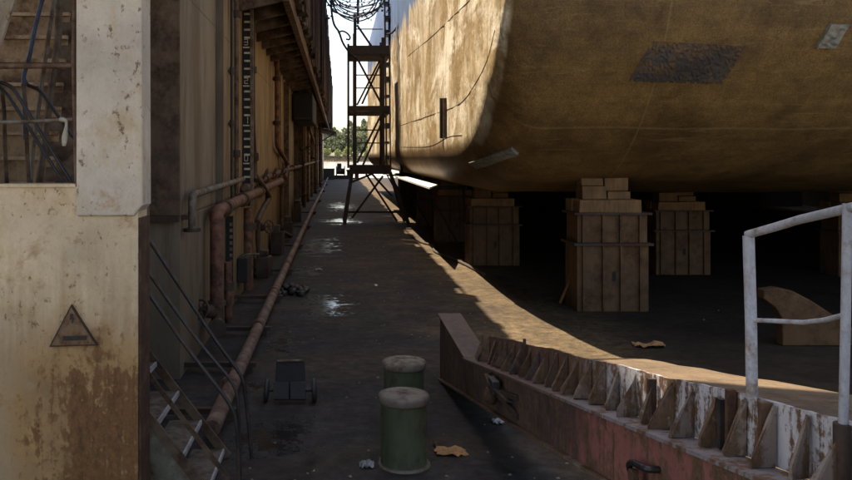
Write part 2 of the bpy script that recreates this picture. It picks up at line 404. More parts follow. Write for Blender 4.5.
# ---------------------------------------------------------------- setting: deck, river, bank
m = MB(); m.box(-14, 23, -12, 82, -1.0, 0); m.build('dock_deck', M['deck'], kind='structure')
m = MB(); m.add([(-3000,-300,-.35),(3000,-300,-.35),(3000,3000,-.35),(-3000,3000,-.35)], [(0,1,2,3)]); m.build('river_water', M['water'], kind='structure')
def ground_sheet():
    m = MB(); rn = random.Random(3); nx, ny = 120, 14; vs = []
    for j in range(ny):
        for i in range(nx):
            x = -700 + 1400*i/(nx-1); y = 500 + [0,3,6,10,18,30,60,100,200,400,800,1400,2000,2400][j]
            h = [-.7,.1,1.2,2.4,3.0,3.4,3.6,4,4.5,5,6,6,6,6][j]
            vs.append((x, y + rn.uniform(-2, 2)*(j < 5), h + rn.uniform(-.5, .5)*(0 < j < 8)))
    m.add(vs, [(j*nx+i, j*nx+i+1, (j+1)*nx+i+1, (j+1)*nx+i) for j in range(ny-1) for i in range(nx-1)], True)
    m.build('river_bank', M['bank'], kind='structure')
ground_sheet()

# ---------------------------------------------------------------- trees on the far bank
def leaf_cloud(m, c, r, n, size, rn):
    for _ in range(n):
        while True:
            d = Vector((rn.uniform(-1,1), rn.uniform(-1,1), rn.uniform(-1,1)))
            if .15 < d.length < 1: break
        p = Vector(c) + Vector((d.x*r[0], d.y*r[1], d.z*r[2]))
        a = Vector((rn.gauss(0,1), rn.gauss(0,1), rn.gauss(0,1))).normalized(); b = a.cross(Vector((rn.gauss(0,1), rn.gauss(0,1), rn.gauss(0,1)))).normalized()
        s = size*rn.uniform(.6, 1.3)
        m.add([p-a*s-b*s*.6, p+a*s-b*s*.5, p+a*s*.8+b*s*.6, p-a*s*.7+b*s*.5], [(0,1,2,3)])
def tree(name, x, y, h, w, mat, label, seed, lumps=13, z0=3.2):
    rn = random.Random(seed)
    t = thing(name, label, 'tree', (x, y, z0-.3), 'trees on the far river bank')
    tr = MB(); tr.tube(curve([(x,y,z0-.3),(x+rn.uniform(-.4,.4),y,z0+h*.3),(x+rn.uniform(-.8,.8),y,z0+h*.62)], 4), [.45-.025*i for i in range(9)], 7)
    cr = MB()
    for i in range(lumps):
        f = (i+.5)/lumps; zz = z0 + h*(.16+.78*f); rr = w*math.sin(math.pi*(.22+.74*f))**.8
        a = i*2.4 + rn.uniform(-.5,.5); off = rr*rn.uniform(.25,.7)
        c = (x+off*math.cos(a), y+off*math.sin(a), zz)
        if i % 2 == 0: tr.tube([(x, y, z0+h*(.1+.5*f)), c], [.16, .05], 5)
        leaf_cloud(cr, c, (rr*.66, rr*.62, h*.125), 240, .62, rn)
    tr.build('trunk', M['bark'], t); cr.build('crown', mat, t)
TR = [(-9,472,27,4.6,'leaf_dark','tall narrow dark tree rising above its neighbours beside the dock wall'),
      (-1.5,470,17,6.5,'leaf_mid','broad mid green tree between the tall narrow tree and the scaffold'),
      (8,474,21,7.5,'leaf_dark','large dark rounded tree seen just left of the scaffold tower'),
      (16,470,22,7,'leaf_mid','green tree seen through the upper bays of the scaffold tower'),
      (-18,476,19,7.5,'leaf_dark','dark tree mostly hidden behind the end of the dock wall'),
      (25,478,20,8,'leaf_dark','dark tree seen through scaffold braces beside the ship'),
      (36,474,18,8,'leaf_mid','mid green tree on the far bank hidden behind the ship hull'),
      (-30,474,20,8,'leaf_mid','mid green tree on the far bank hidden behind the dock wall'),
      (48,478,21,8,'leaf_dark','dark tree on the far bank furthest behind the ship hull'),
      (-43,478,21,8,'leaf_dark','dark tree on the far bank furthest behind the dock wall')]
for i, (x, y, h, wd, mt, lb) in enumerate(TR):
    tree('bank_tree', x*1.1, y+47, h*1.1, wd*1.12, M[mt], lb, 20+i)
def shrub(x, y, h, w_, mat, label, seed):
    rn = random.Random(seed); t = thing('bank_shrub', label, 'shrub', (x, y, 1.5), 'shrubs along the waterline')
    st = MB(); cr = MB()
    for k in range(4):
        c = (x+rn.uniform(-w_,w_)*.6, y+rn.uniform(-1,1), 2.4+h*rn.uniform(.3,.7)); st.tube([(x,y,1.5), c], [.1,.04], 5)
        leaf_cloud(cr, c, (w_*.6, 1.4, h*.44), 190, .4, rn)
    st.build('stem', M['bark'], t); cr.build('foliage', M[mat], t)
SH = [(-6.5,463,5.5,3.2,'leaf_pale','pale yellow green shrub at the waterline next to the dock wall'),
      (-.5,462,4.5,2.8,'leaf_pale','low pale shrub at the waterline left of the gap centre'),
      (5,463,6,3.2,'leaf_pale','bright yellow green shrub at the waterline right of the gap centre'),
      (11,462,4,3.0,'leaf_mid','dull green shrub at the waterline behind the scaffold post'),
      (18,463,5,3.2,'leaf_pale','pale shrub at the waterline seen through the scaffold')]
for i, a in enumerate(SH): shrub(a[0]*1.1, a[1]+45, a[2]*1.1, *a[3:], 60+i)
m = MB(); rn = random.Random(5)
for _ in range(2600):
    x = rn.uniform(-60, 70); y = rn.uniform(500.5, 506); z = -.45 + (y-500.5)*.42; h = rn.uniform(1.2, 2.8)
    dx = rn.uniform(-.3,.3); m.add([(x-.13,y,z),(x+.13,y,z),(x+dx,y+rn.uniform(-.2,.2),z+h)], [(0,1,2)])
m.build('reeds', M['reed'], kind='stuff', label='dry brown reeds along the far waterline', cat='reeds')

# ---------------------------------------------------------------- left wing wall of the dock
WX = -1.5
wing = thing('dock_wing_wall', 'long rusty wing wall of the floating dock running away on the left', 'dock wall', (-4, 40, 0))
m = MB(); m.box(-7, WX, 7.4, 82, 0, 6.2); m.build('wall', M['wall'], wing)
m = MB(); m.box(-3.2, WX+.004, 7.36, 7.396, 1.56, 6.1); m.build('end_plate', M['endplate'], wing)
m = MB(); m.box(-3.2, WX+.010, 7.28, 7.352, 1.50, 1.555); m.build('ledge', M['rust_dark'], wing)
for yy in [9.6, 19.4, 21.6, 26.5, 29, 33, 37, 42, 47, 53, 60, 68]:
    m = MB(); m.box(WX+.002, WX+.09+.05*(yy > 20), yy, yy+.05, 0, 4.2); m.build('stiffener', M['wall'] if yy < 20 else M['brown'], wing)
# unseen stepped blocks added overhead, shaped to throw the long deck shadow
m = MB(); m.box(-6, -.62, 1.0, 4.80, 5.9, 20); m.box(-6, -.62, 4.80, 5.75, 5.91, 7.98); m.box(-6, -.615, 5.75, 8.3, 5.915, 8.5); m.box(-6, -.60, 8.3, 14.2, 5.92, 9.2); m.build('shadow_block', M['brown'], wing)
def rim():                                       # ragged parapet hung along the outer edge
    rn = random.Random(11); y = 11.3
    m = MB(); k = 0
    while y < 81:
        l = rn.uniform(.5, .9)*(1 + y*.012); zt = 9.15 + rn.uniform(-.25, .22); zb = 4.62 + rn.uniform(-.06, .06)
        x1 = -.60 + rn.uniform(-.05, .045)
        m.box(x1-.10, x1, y, y+l*.94, zb, zt)
        m.box(x1+.001, x1+.05, y+l*.3, y+l*.3+.08, zb-.05, zt-.2)
        if rn.random() < .5: m.box(x1-.08, x1+.07, y+.1, y+.3, 8.3+rn.uniform(-.8,.2), 8.3+rn.uniform(.25,.5))
        y += l
    m.rough(.045, 4).build('parapet', M['rust_dark'], wing)
rim()
m = MB(); m.box(-.735, -.715, 14.3, 81, 4.62, 8.25); m.build('leak_stop_sheet', M['rust_dark'], wing)  # sheet added behind the parapet to stop sun leaking through its gaps
m = MB(); m.box(-.80, -.70, 11.2, 81.5, 4.36, 4.60)
m.build('fascia', M['pipe'], wing)
m = MB(); m.box(-1.49, -.705, 11.25, 81.5, 4.605, 4.66); m.build('walkway_plate', M['brown'], wing)
for i in range(40):
    yy = 11.4 + i*.98
    m = MB(); m.prism([(WX+.003, yy, 4.24), (-.803, yy, 4.40), (-.803, yy, 4.60), (WX+.003, yy, 4.60)], (0, .07, 0)); m.build('joist', M['brown'], wing)
rn = random.Random(2)
for i in range(34):                              # broken railing on the wall top: its posts make the teeth of the shadow
    yy = 11.8 + i*1.05
    m = MB(); m.box(-.64, -.58, yy, yy+.06+rn.random()*.28, 8.3, 8.9+rn.random()*.45); m.build('rail_post', M['rust_dark'], wing)
m = MB(); m.box(-.63, -.59, 11.6, 44, 9.08, 9.12); m.build('top_rail', M['rust_dark'], wing)

t = thing('hanging_locker', 'dark steel locker hung under the walkway far along the dock wall', 'locker', (-1.1, 27, 3.3))
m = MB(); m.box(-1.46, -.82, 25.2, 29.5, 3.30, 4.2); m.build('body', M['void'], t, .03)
m = MB(); m.box(-1.3, -1.22, 25.3, 25.4, 4.2, 4.42); m.box(-.98, -.9, 25.3, 25.4, 4.2, 4.42); m.build('hanger', M['rust_dark'], t)
m = MB(); m.box(-1.4, -.88, 25.15, 25.197, 3.36, 3.41); m.build('lip', M['rust_dark'], t)
t = thing('roof_shelter', 'small brown canopy sticking out at the far end of the dock wall', 'canopy', (-.9, 60, 4.2))
m = MB(); m.prism([(-1.49,58,4.25),(-.12,58,3.95),(-.12,58,4.08),(-1.49,58,4.36)], (0,9,0)); m.build('roof', M['brown'], t)
m = MB(); m.bar((-.2,58.3,3.97), (-1.48,58.3,3.2), .08, .08); m.build('strut', M['rust_dark'], t)

# draft board with figures
t = thing('draft_board', 'black draft mark board with pale ticks and figures on the dock wall', 'depth gauge', (-1.4, 12.2, 0))
def seven(m, ch, x, z, y, w_, h):
    th = w_*.24
    S = {'a':(0,1,1,1),'b':(1,1,1,.5),'c':(1,.5,1,0),'d':(0,0,1,0),'e':(0,0,0,.5),'f':(0,.5,0,1),'g':(0,.5,1,.5)}
    D = {'0':'abcdef','1':'bc','2':'abged','3':'abgcd','4':'fgbc','5':'afgcd'}
    for k in D[ch]:
        x0, z0, x1, z1 = S[k]
        m.box(x+min(x0,x1)*w_-th/2, x+max(x0,x1)*w_+th/2, y, y+.004, z+min(z0,z1)*h-th/2, z+max(z0,z1)*h+th/2)
bz0, bz1 = P(244, 206, 12.2).z, P(244, -8, 12.2).z
m = MB(); m.box(-1.495, -1.375, 12.2, 12.24, bz0, bz1); m.build('board', M['void'], t)
m = MB(); m.box(-1.372, -1.325, 12.19, 12.25, bz0, bz1-.25); m.build('edge_strip', M['pipe_grey'], t)
for k, (py, ch) in enumerate([(3,'4'),(42,'3'),(80.5,'2'),(120,'1'),(158,'0')]):
    c = P(241, py, 12.2); m = MB(); seven(m, ch, -1.462, c.z-.045, 12.193, .05, .085); m.build('figure', M['tick'], t)
    m = MB(); m.box(-1.485, -1.385, 12.192, 12.197, c.z-.095, c.z-.075); m.build('tick', M['tick'], t)
    for j in range(1, 5):
        z = P(241, py+3+j*7.9, 12.2).z
        m = MB(); m.box(-1.468, -1.376, 12.192, 12.197, z-.016, z+.014); m.build('tick', M['tick'], t)
t = thing('draft_board', 'short lower draft mark board with worn teeth behind the thick rusty pipe', 'depth gauge', (-1.42, 10.4, .5))
m = MB(); m.box(-1.495, -1.40, 10.4, 10.43, P(235,282,10.4).z, P(235,216,10.4).z); m.build('board', M['void'], t)
for j in range(9):
    z = P(235, 224+j*6.2, 10.4).z
    m = MB(); m.box(-1.445, -1.405, 10.392, 10.397, z-.027, z+.018); m.build('tick', M['pipe_grey'], t)

# ---------------------------------------------------------------- pipes on the wall
def W(px, py, off):                              # point at distance OFF in front of the wing wall
    X = WX + off; Y = X*F/(px-CX); return P(px, py, Y)
def collar(m, p, d, r, l=.05): p = Vector(p); d = Vector(d).normalized(); m.cyl(p-d*l/2, p+d*l/2, r, 14)
def valve(par, p, ax, r=.12, mat='rust_dark'):
    p = Vector(p); ax = Vector(ax).normalized()
    m = MB(); m.lathe([(.05,-.08),(.075,-.03),(.075,.03),(.045,.08)], p, 12, ax); m.build('valve_body', M[mat], par)
    m = MB(); m.cyl(p, p+ax*.2, .014, 8); m.build('valve_stem', M[mat], par)
    u = ax.cross(Vector((0,0,1)) if abs(ax.z) < .9 else Vector((1,0,0))).normalized(); v = ax.cross(u); c = p+ax*.19
    m = MB(); m.tube([c+(u*math.cos(a)+v*math.sin(a))*r for a in [k*math.pi/8 for k in range(16)]], .013, 6, True)
    for k in range(3):
        a = k*math.pi/3; m.tube([c-(u*math.cos(a)+v*math.sin(a))*r, c+(u*math.cos(a)+v*math.sin(a))*r], .008, 5)
    m.build('valve_wheel', M[mat], par)
# long pipe on the deck edge
t = thing('floor_pipe', 'long straight pale rusty pipe along the foot of the dock wall', 'pipe', (-.92, 40, 0))
pts = [(-.90, 5.56, .17), (-.92, 12, .17), (-.95, 30, .20), (-.96, 50, .17), (-1.0, 78, .17)]
m = MB(); m.tube(curve(pts, 5), .062, 14); m.build('pipe', M['pipe_pale'], t)
for yy in (6.6, 8.9, 11.2, 14, 17.5, 21.5, 27, 33, 40, 50, 62):
    m = MB(); collar(m, (-.92-.0005*yy, yy, .178), (0,1,0), .074, .07); m.build('coupling', M['pipe_red'], t)
for yy in (6.2, 7.6, 9.2, 11.3, 14, 18, 23, 29, 37, 48, 60):
    m = MB(); m.box(WX+.003, -.80, yy, yy+.06, .06, .105); m.box(-.98, -.84, yy+.01, yy+.05, 0, .06); m.build('support', M['rust_dark'], t)
# thick elbowed pipe
t = thing('elbow_pipe', 'thick red brown elbow pipe dropping down the dock wall to a valve', 'pipe', (-1.33, 8.7, 0))
a0 = Vector((-1.345, 8.65, .44)); a1 = Vector((-1.345, 8.65, 1.505)); a2 = Vector((-1.345, 18.4, 1.56))
m = MB(); m.tube(bend([a0, a1, a2], .12), .075, 14); m.build('pipe', M['pipe_red'], t)
for p, d in ((a1+Vector((0,.55,0)), (0,1,0)), (a1+Vector((0,2.3,.01)), (0,1,0)), (a1+Vector((0,4.6,.02)), (0,1,0)), (a0+Vector((0,0,.05)), (0,0,1))):
    m = MB(); collar(m, p, d, .105, .045); m.build('flange', M['rust'], t)
m = MB(); m.tube(bend([a0+Vector((0,0,.03)), a0-Vector((0,0,.14)), a0+Vector((.05,-.3,-.16))], .08), .06, 12); m.build('outlet', M['rust_dark'], t)
m = MB(); collar(m, a0+Vector((.05,-.3,-.16)), (.17,-1,0), .10, .04); m.build('flange', M['rust_dark'], t)
valve(t, a0+Vector((-.06,-.1,-.02)), (-.35,-.8,.25), .10)
# upper pipe run
t = thing('wall_pipe', 'brown pipe run at head height along the golden part of the dock wall', 'pipe', (-1.4, 20, 1.6))
m = MB(); m.tube(curve([(-1.42, 11.9, 1.64), (-1.41, 18, 1.75), (-1.40, 30, 1.80), (-1.40, 60, 1.9)], 5), .062, 12); m.build('pipe', M['pipe'], t)
for yy in (13, 15, 17, 20, 24, 29, 36, 45):
    m = MB(); collar(m, (-1.41, yy, 1.655+.012*min(yy-12, 12)), (0,1,0), .085, .06); m.build('coupling', M['rust'], t)
for yy in (14.2, 16.2, 18.6):
    c = Vector((-1.34, yy, 1.72)); m = MB(); m.tube([c+Vector((.05*math.sin(a), .12*math.cos(a)+.1, .12*math.sin(a)+.05)) for a in [k*math.pi/6 for k in range(8)]], .022, 7); m.build('pipe_hook', M['rust_dark'], t)
# grey elbow with foot flange
t = thing('elbow_pipe', 'thin grey elbow pipe with a foot flange near the wall corner', 'pipe', (-1.4, 7.7, 1.3))
g0, g1, g2 = W(192,230,.10), W(192,195,.10), W(243,179,.08)
m = MB(); m.tube(bend([g0, g1, g2], .1), .038, 12); m.build('pipe', M['pipe_grey'], t)
m = MB(); collar(m, g0, (0,0,1), .085, .03); m.build('flange', M['rust_dark'], t)
m = MB(); m.box(-1.497,-1.40, g0.y-.03, g0.y+.03, g0.z+.1, g0.z+.14); m.build('bracket', M['rust_dark'], t)
# uprights
def upright(name, pts, r, mat, label, collars=(), k=.25, cat='pipe'):
    p = [W(*q) for q in pts]
    t = thing(name, label, cat, p[-1])
    m = MB(); m.tube(bend(p, k), r, 10); m.build('pipe', M[mat], t)
    for i, f in collars:
        c = p[i].lerp(p[i+1], f); m = MB(); collar(m, c, p[i+1]-p[i], r*1.6, .10); m.build('coupling', M['rust_dark'], t)
        m = MB(); m.box(WX+.002, c.x, c.y-.03, c.y+.03, c.z-.02, c.z+.02); m.build('clamp', M['rust_dark'], t)
    return t
upright('standing_pipe', [(277,50,.10),(277,146,.10),(288,164,.12),(285,178,.14)], .055, 'pipe_red', 'red brown upright pipe with a jog on the golden wall', [(0,.3),(0,.76)])
upright('standing_pipe', [(252,-5,.12),(252,120,.12),(254.5,166,.12),(254,180,.14)], .05, 'rust_dark', 'dark upright pipe right beside the draft board', [(0,.2),(0,.6),(1,.8)])
upright('flexible_hose', [(255,176,.14),(263,186,.2),(270,197,.22),(262,210,.18),(257,222,.16)], .05, 'rust_dark', 'dark S shaped hose hanging from the wall pipes to a valve', (), .5, 'hose')
upright('standing_pipe', [(281.5,180,.13),(281.5,231,.13),(291,236,.30)], .045, 'rust', 'short rusty drop pipe with a foot elbow under the pipe run', [(0,.1),(0,.9)])
upright('standing_pipe', [(302,70,.14),(302,150,.14),(303,205,.14)], .09, 'rust_dark', 'thick dark upright pipe where the walkway joists end', [(0,.5),(1,.2),(1,.8)])
upright('standing_pipe', [(309.5,80,.16),(309.5,128,.16),(313.5,142,.16),(313,158,.16)], .08, 'rust', 'rusty upright pipe with a jog under the hanging locker', [(0,.6)])
upright('standing_pipe', [(316,100,.2),(316,170,.2),(316,215,.2)], .07, 'brown', 'brown upright pipe further along the wall than the locker', [(0,.4),(1,.5)])
upright('standing_pipe', [(320.5,110,.25),(320.5,160,.25),(320.5,200,.25)], .09, 'pipe', 'furthest upright pipe on the dock wall near the canopy', [(0,.7),(1,.6)])
upright('wall_cable', [(232,-5,.05),(232,90,.05),(232,203,.05)], .022, 'black', 'thin black cable pipe down the wall left of the draft board', [(0,.8),(1,.3)], cat='cable')
upright('wall_cable', [(236.5,-5,.06),(236.5,90,.06),(236.5,196,.06)], .035, 'brown', 'brown conduit between the black cable and the draft board', [(0,.2),(1,.6)], cat='conduit')
upright('standing_pipe', [(228,262,.10),(228,310,.10),(231,352,.12)], .05, 'pipe_red', 'short red brown pipe stub low on the wall beside the thick elbow', [(0,.5)])
upright('standing_pipe', [(248,208,.06),(248,270,.06),(248,335,.06)], .085, 'pipe_red', 'wide rust red downpipe under the pipe run right of the lower draft board', [(0,.3)])
t = thing('wall_valve', 'rusty wheel valve at the bottom of the S shaped hose', 'valve', W(261,227,.2)); valve(t, W(261,227,.16), (.75,-.6,.1), .11)
m = MB(); p = W(258,222,.16); m.tube([p, p+Vector((0,0,-.28))], .045, 10); m.tube([p+Vector((0,0,-.28)), p+Vector((.0,.02,-.62))], [.045,.02], 8); m.build('valve_pipe', M['rust_dark'], t)
t = thing('wall_valve', 'large dark valve cluster on the pipe run far along the wall', 'valve', W(303,150,.25)); valve(t, W(302,149,.22), (.8,-.6,0), .26); valve(t, W(308,147,.22), (.8,-.6,.2), .22)
t = thing('junction_box', 'small dark box on the wall above the floor pipe', 'box', W(295,203,.1)); p = W(295,203,.02)
m = MB(); m.box(WX+.003, WX+.2, p.y-.2, p.y+.2, p.z-.17, p.z+.17); m.build('body', M['void'], t, .02); m = MB(); m.box(WX+.201, WX+.212, p.y-.15, p.y+.15, p.z-.12, p.z+.12); m.build('lid', M['rust_dark'], t)
t = thing('junction_box', 'low dark box with a lever beside the thick elbow pipe', 'box', W(243,325,.1)); p = W(240,322,.02)
m = MB(); m.box(WX+.003, WX+.16, p.y-.25, p.y+.3, .25, .62); m.build('body', M['void'], t, .02)
m = MB(); m.tube(bend([(WX+.1, p.y-.27, .66), (WX+.16, p.y-.30, .68), (WX+.34, p.y-.32, .69)], .03), .018, 8); m.build('lever', M['pipe_grey'], t)
# clutter at the wall foot further on
rn = random.Random(9)
for k, (yy, h) in enumerate([(13.6,.35),(16.8,.5),(20.4,.42),(25.5,.6)]):
    lb = ['crumpled dark duct piece at the wall foot nearest the deck rubble','dark sheet scrap leaning on the wall below the drop pipe','brown scrap box at the wall foot past the drop pipe','tall dark scrap box at the wall foot furthest away'][k]
    m = MB(); m.box(WX+.05, WX+.30, yy, yy+.5, 0, h); m.box(WX+.08, WX+.25, yy+.1, yy+.4, h, h+.12); m.rough(.03, k).build('scrap_box', M['rust_dark'], None, .02, lb, 'scrap', 'scrap along the wall foot')

# ---------------------------------------------------------------- tower wall with opening, front left
YT = 4.5
def T(px, py, dy=0): return P(px, py, YT+dy)
def TX(px): return (px-CX)*YT/F
def TZ(py): return EYE-(py-CY)*YT/F
tw = thing('tower_wall', 'big flaking cream and grey steel wall with a stair opening, front left', 'wall', (-1.8, YT, 0))
def gridface(x0, x1, z0, z1, y, d, amt, seed):   # slightly dented plate
    rn = random.Random(seed); m = MB(); nx, nz = 22, 30; vs = []
    for j in range(nz+1):
        for i in range(nx+1):
            e = 0 if i in (0,nx) or j in (0,nz) else amt
            u, v = i/nx*7, j/nz*9
            vs.append((x0+(x1-x0)*i/nx, y - .5*e*(math.sin(u*1.3+seed)*math.cos(v*.9)+math.sin(u*2.7+v*1.9)*.5) + rn.uniform(-.15,.15)*e, z0+(z1-z0)*j/nz))
    m.add(vs, [(j*(nx+1)+i, j*(nx+1)+i+1, (j+1)*(nx+1)+i+1, (j+1)*(nx+1)+i) for j in range(nz) for i in range(nx)], True)
    return m.hexa([(x0,y+.004,z0),(x1,y+.004,z0),(x1,y+d,z0),(x0,y+d,z0),(x0,y+.004,z1),(x1,y+.004,z1),(x1,y+d,z1),(x0,y+d,z1)])
XR = TX(138)
gridface(-3.6, XR, 0, TZ(186), YT, .21, .012, 1).build('lower_panel', M['panel'], tw)
m = MB(); m.prism([(TX(77),YT-.022,TZ(216)),(TX(134.5),YT-.022,TZ(216)),(TX(143.3),YT-.022,TZ(205)),(TX(139.5),YT-.022,8.6),(TX(77),YT-.022,8.6)], (0,.215,0)); m.build('column', M['column'], tw, .012)
m = MB(); m.box(TX(77)+.06, XR-.03, YT+.196, YT+.4, 1.0, 8.5); m.build('column_core', M['brown'], tw)
m = MB(); m.box(XR+.001, XR+.014, YT+.01, YT+.225, 0, TZ(218)); m.build('edge_strip', M['rust'], tw)
m = MB(); m.box(TX(-2), TX(76), YT-.012, YT+.2, TZ(187), TZ(184)); m.build('sill', M['panel'], tw)
m = MB(); m.box(-3.6, TX(77)-.003, YT, YT+.2, 4.4, 8.6); m.build('upper_panel', M['column'], tw)
m = MB(); m.box(-3.6, TX(-30), YT, YT+.2, TZ(184)+.002, 4.398); m.build('jamb_panel', M['column'], tw)
m = MB(); m.box(-6.5, -1.35, 6.75, 7.2, 0, 9); m.build('rear_wall', M['brown'], tw) if False else None
m = MB(); m.box(TX(-1), TX(140), YT-.03, YT-.023, TZ(217.6), TZ(216.6)) if False else None
# warning sign
sg = thing('warning_sign', 'rusty triangular warning sign on the cream wall', 'sign', T(73, 346, -.02))
tri = [T(49.0,347,-.02), T(97.5,345.5,-.02), T(71.2,304.5,-.02)]
m = MB(); m.prism(tri, (0,.016,0)); m.build('border', M['rust_dark'], sg)
c = sum(tri, Vector())/3; tin = [c+(p-c)*.90+Vector((0,-.003,0)) for p in tri]
m = MB(); m.prism(tin, (0,.002,0)); m.build('face', M['signface'], sg)
m = MB(); m.prism([T(x,y,-.026) for x,y in ((70.2,314),(73.2,314),(72.6,318),(74.6,318),(71.6,324),(72.0,319.6),(69.6,319.6))], (0,.002,0)); m.build('symbol', M['black'], sg)
m = MB(); m.prism([T(x,y,-.026) for x,y in ((63,340.5),(86,340),(86,335.6),(63,336.2))], (0,.002,0)); m.build('text_bar', M['black'], sg)
# opening guard pipes
gd = thing('guard_rail', 'rusty pipe guard rail across the stair opening', 'railing', T(40, 184, .05))
m = MB(); m.tube([T(74.6,-30,.02), T(73.5,60,.02), T(76.5,184,.02)], .012, 10); m.build('post', M['pipe'], gd)
m = MB(); m.tube([T(-30,66.5,.02), T(73,65.5,.02)], .016, 10); m.build('rail', M['pipe'], gd)
m = MB(); m.tube([T(-30,123,.02), T(30,121.5,.02), T(73,119.5,.02)], .011, 10); m.build('rail', M['pipe_grey'], gd)
m = MB(); m.tube(curve([T(60,119,-.0), T(66,121,-.006), T(66,128,-.002), T(65,136,.005), T(64,146,.0)], 4), [.012,.014,.015,.012,.01,.008,.008,.008,.01,.012,.014,.016,.017,.018,.016,.014,.01], 8)
m.build('rope_knot', M['rag'], None, 0, 'short pale rope end knotted to the guard rail', 'rope')
# stair inside the opening
st = thing('inner_stair', 'steep brown stair rising behind the stair opening', 'staircase', (-2.6, 6.2, 0))
for i in range(17):
    z = .5+i*.198; y = 5.72+i*.052
    m = MB(); m.box(-3.5, -2.22, y+.012, y+.03, z-.185, z); m.build('riser', M['riser'], st)
    m = MB(); m.box(-3.5, -2.22, y-.02, y+.17, z+.001, z+.030); m.build('tread', M['treadedge'], st)
m = MB(); m.bar((-2.19, 5.72, .3), (-2.19, 6.62, 3.75), .045, .22, (1,0,0)); m.build('stringer', M['brown'], st)
m = MB(); m.tube([P(57,-20,5.6), P(43,75,5.5), P(33,150,5.45), P(30,190,5.45)], .016, 8); m.build('handrail', M['pipe_grey'], st)
m = MB(); m.tube([P(60,-20,5.9), P(58,40,5.9), P(50,100,5.85), P(38,190,5.8)], .028, 8); m.build('handrail', M['brown'], st)
m = MB(); m.prism([P(-6,0,5.0), P(16,-4,5.0), P(2,38,5.0), P(-6,60,5.0)], (0,.03,0)); m.build('brace_plate', M['column'], None, 0, 'pale slanted plate in the upper corner of the stair opening', 'plate')
m = MB(); m.box(-6, -2.0, 6.9, 7.2, 0, 8); m.build('back_plate', M['brown'], None, 0, 'brown steel bulkhead behind the inner stair', 'bulkhead')
for k, x in enumerate((5, 27)):
    m = MB(); m.tube(curve([P(x-4,84,5.1), P(x-1,110,5.1), P(x,150,5.1), P(x+2,186,5.1), P(x+3,215,5.1)], 4), .014, 8)
    m.build('curved_bar', M['brown'], None, 0, ['brown curved bar at the left edge of the stair opening', 'brown curved bar below the blue handrail in the stair opening'][k], 'bar')

# ---------------------------------------------------------------- outer stair with handrails
Y1, Y2 = 4.78, 5.46
ss = thing('outer_stair', 'steep steel stair coming down behind the cream wall to the deck', 'staircase', (-.8, 5.1, 0))
def SP(px, py, Y): return P(px, py, Y)
n0, n1 = SP(148,417,Y1), SP(197,480,Y1); d = (n1-n0)/(n1-n0).length
top = n0 - d*1.75; bot = n0 + d*((n0.z-.01)/-d.z)
for Y in (Y1, Y2):
    a = Vector((top.x, Y, top.z)); b = Vector((bot.x, Y, bot.z))
    m = MB(); m.bar(a, b, .018, .058, (0,0,1)); m.build('stringer', M['brown'], ss)
k = 0; z = .066
while z < 1.75:
    x = n0.x + (z-n0.z)*d.x/d.z
    m = MB(); m.box(x-.20, x+.012, Y1+.012, Y2-.012, z-.022, z); m.build('tread', M['tread'], ss)
    m = MB(); m.box(x+.0125, x+.026, Y1+.02, Y2-.02, z-.026, z+.006); m.build('nosing', M['nosing'], ss)
    m = MB(); m.box(x-.205, x-.195, Y1+.012, Y2-.012, z-.16, z-.024); m.build('back_plate', M['brown'], ss)
    z += .2025
a = Vector((top.x, Y1-.004, top.z)); b = Vector((bot.x, Y1-.004, bot.z))
m = MB(); m.prism([a+Vector((0,0,-.04)), b+Vector((-.06,0,.03)), Vector((b.x-.10,Y1-.004,.004)), Vector((a.x,Y1-.004,.004))], (0,.006,0)); m.build('side_plate', M['sideplate'], ss)
m = MB(); m.bar(SP(120,337,Y1), SP(231,482,Y1), .014, .028); m.build('mid_rail', M['brown'], ss)
hr = [(Y1, [(-40,60),(-4,81),(12,86),(72,183),(183,343),(226,398),(235,414),(238,440),(240,520)], .0115),
      (Y1+.05, [(-30,86),(-6,84),(6,92),(66,186),(142,264),(197,340),(230,379),(237,392),(239,420),(241,519)], .0105),
      (Y2, [(24,78),(27,85),(40,90),(75,140),(141,228),(215,340),(236,368),(243,379),(246,400),(254,480)], .0125)]
for Y, q, r in hr:
    m = MB(); m.tube(bend([SP(x, y, Y) for x, y in q], .12, 4), r, 10); m.build('handrail', M['rail_dark'], ss)
m = MB(); m.tube(curve([P(48,-20,5.2), P(37,20,5.2), P(29,58,5.2), P(24,75,5.2), P(24,92,5.2), P(25,140,5.2)], 5), .014, 10)
m.build('blue_handrail', M['rail_blue'], None, 0, 'slim blue painted handrail slanting through the stair opening', 'handrail')

# ---------------------------------------------------------------- barge hull
PROF = curve([Vector((0, y, z)) for y, z in ((8.62,8.6),(8.63,6.6),(8.67,5.1),(8.80,4.15),(9.1,3.4),(9.57,2.75),(10.15,2.24),(10.8,1.88),(11.6,1.66),(12.5,1.56),(13.4,1.54),(14.4,1.54))], 6)
PROF = [(p.y, p.z) for p in PROF] + [(15.5+1.5*i, 1.54) for i in range(24)]
HX0, HX1, ZT = 1.9, 19.0, 9.2; RB = .80
def ring(y, b):
    out = []
    ix = .06*max(0, min(1, (9.4-y)/.65)); RB = .28 + .52*max(0, min(1, (y-8.8)/1.3))
    for k in range(16): out.append((HX0+ix, y, ZT + (b+RB-ZT)*k/16))
    for k in range(13):
        a = math.pi/2*k/12; out.append((HX0+ix+RB*(1-math.cos(a)), y, b+RB-RB*math.sin(a)))
    RB += ix
    for k in range(1, 36): out.append((HX0+RB+(HX1-HX0-2*RB)*k/36, y, b))
    for k in range(13):
        a = math.pi/2*k/12; out.append((HX1-RB+RB*math.sin(a), y, b+RB-RB*math.cos(a)))
    out.append((HX1, y, ZT)); return out
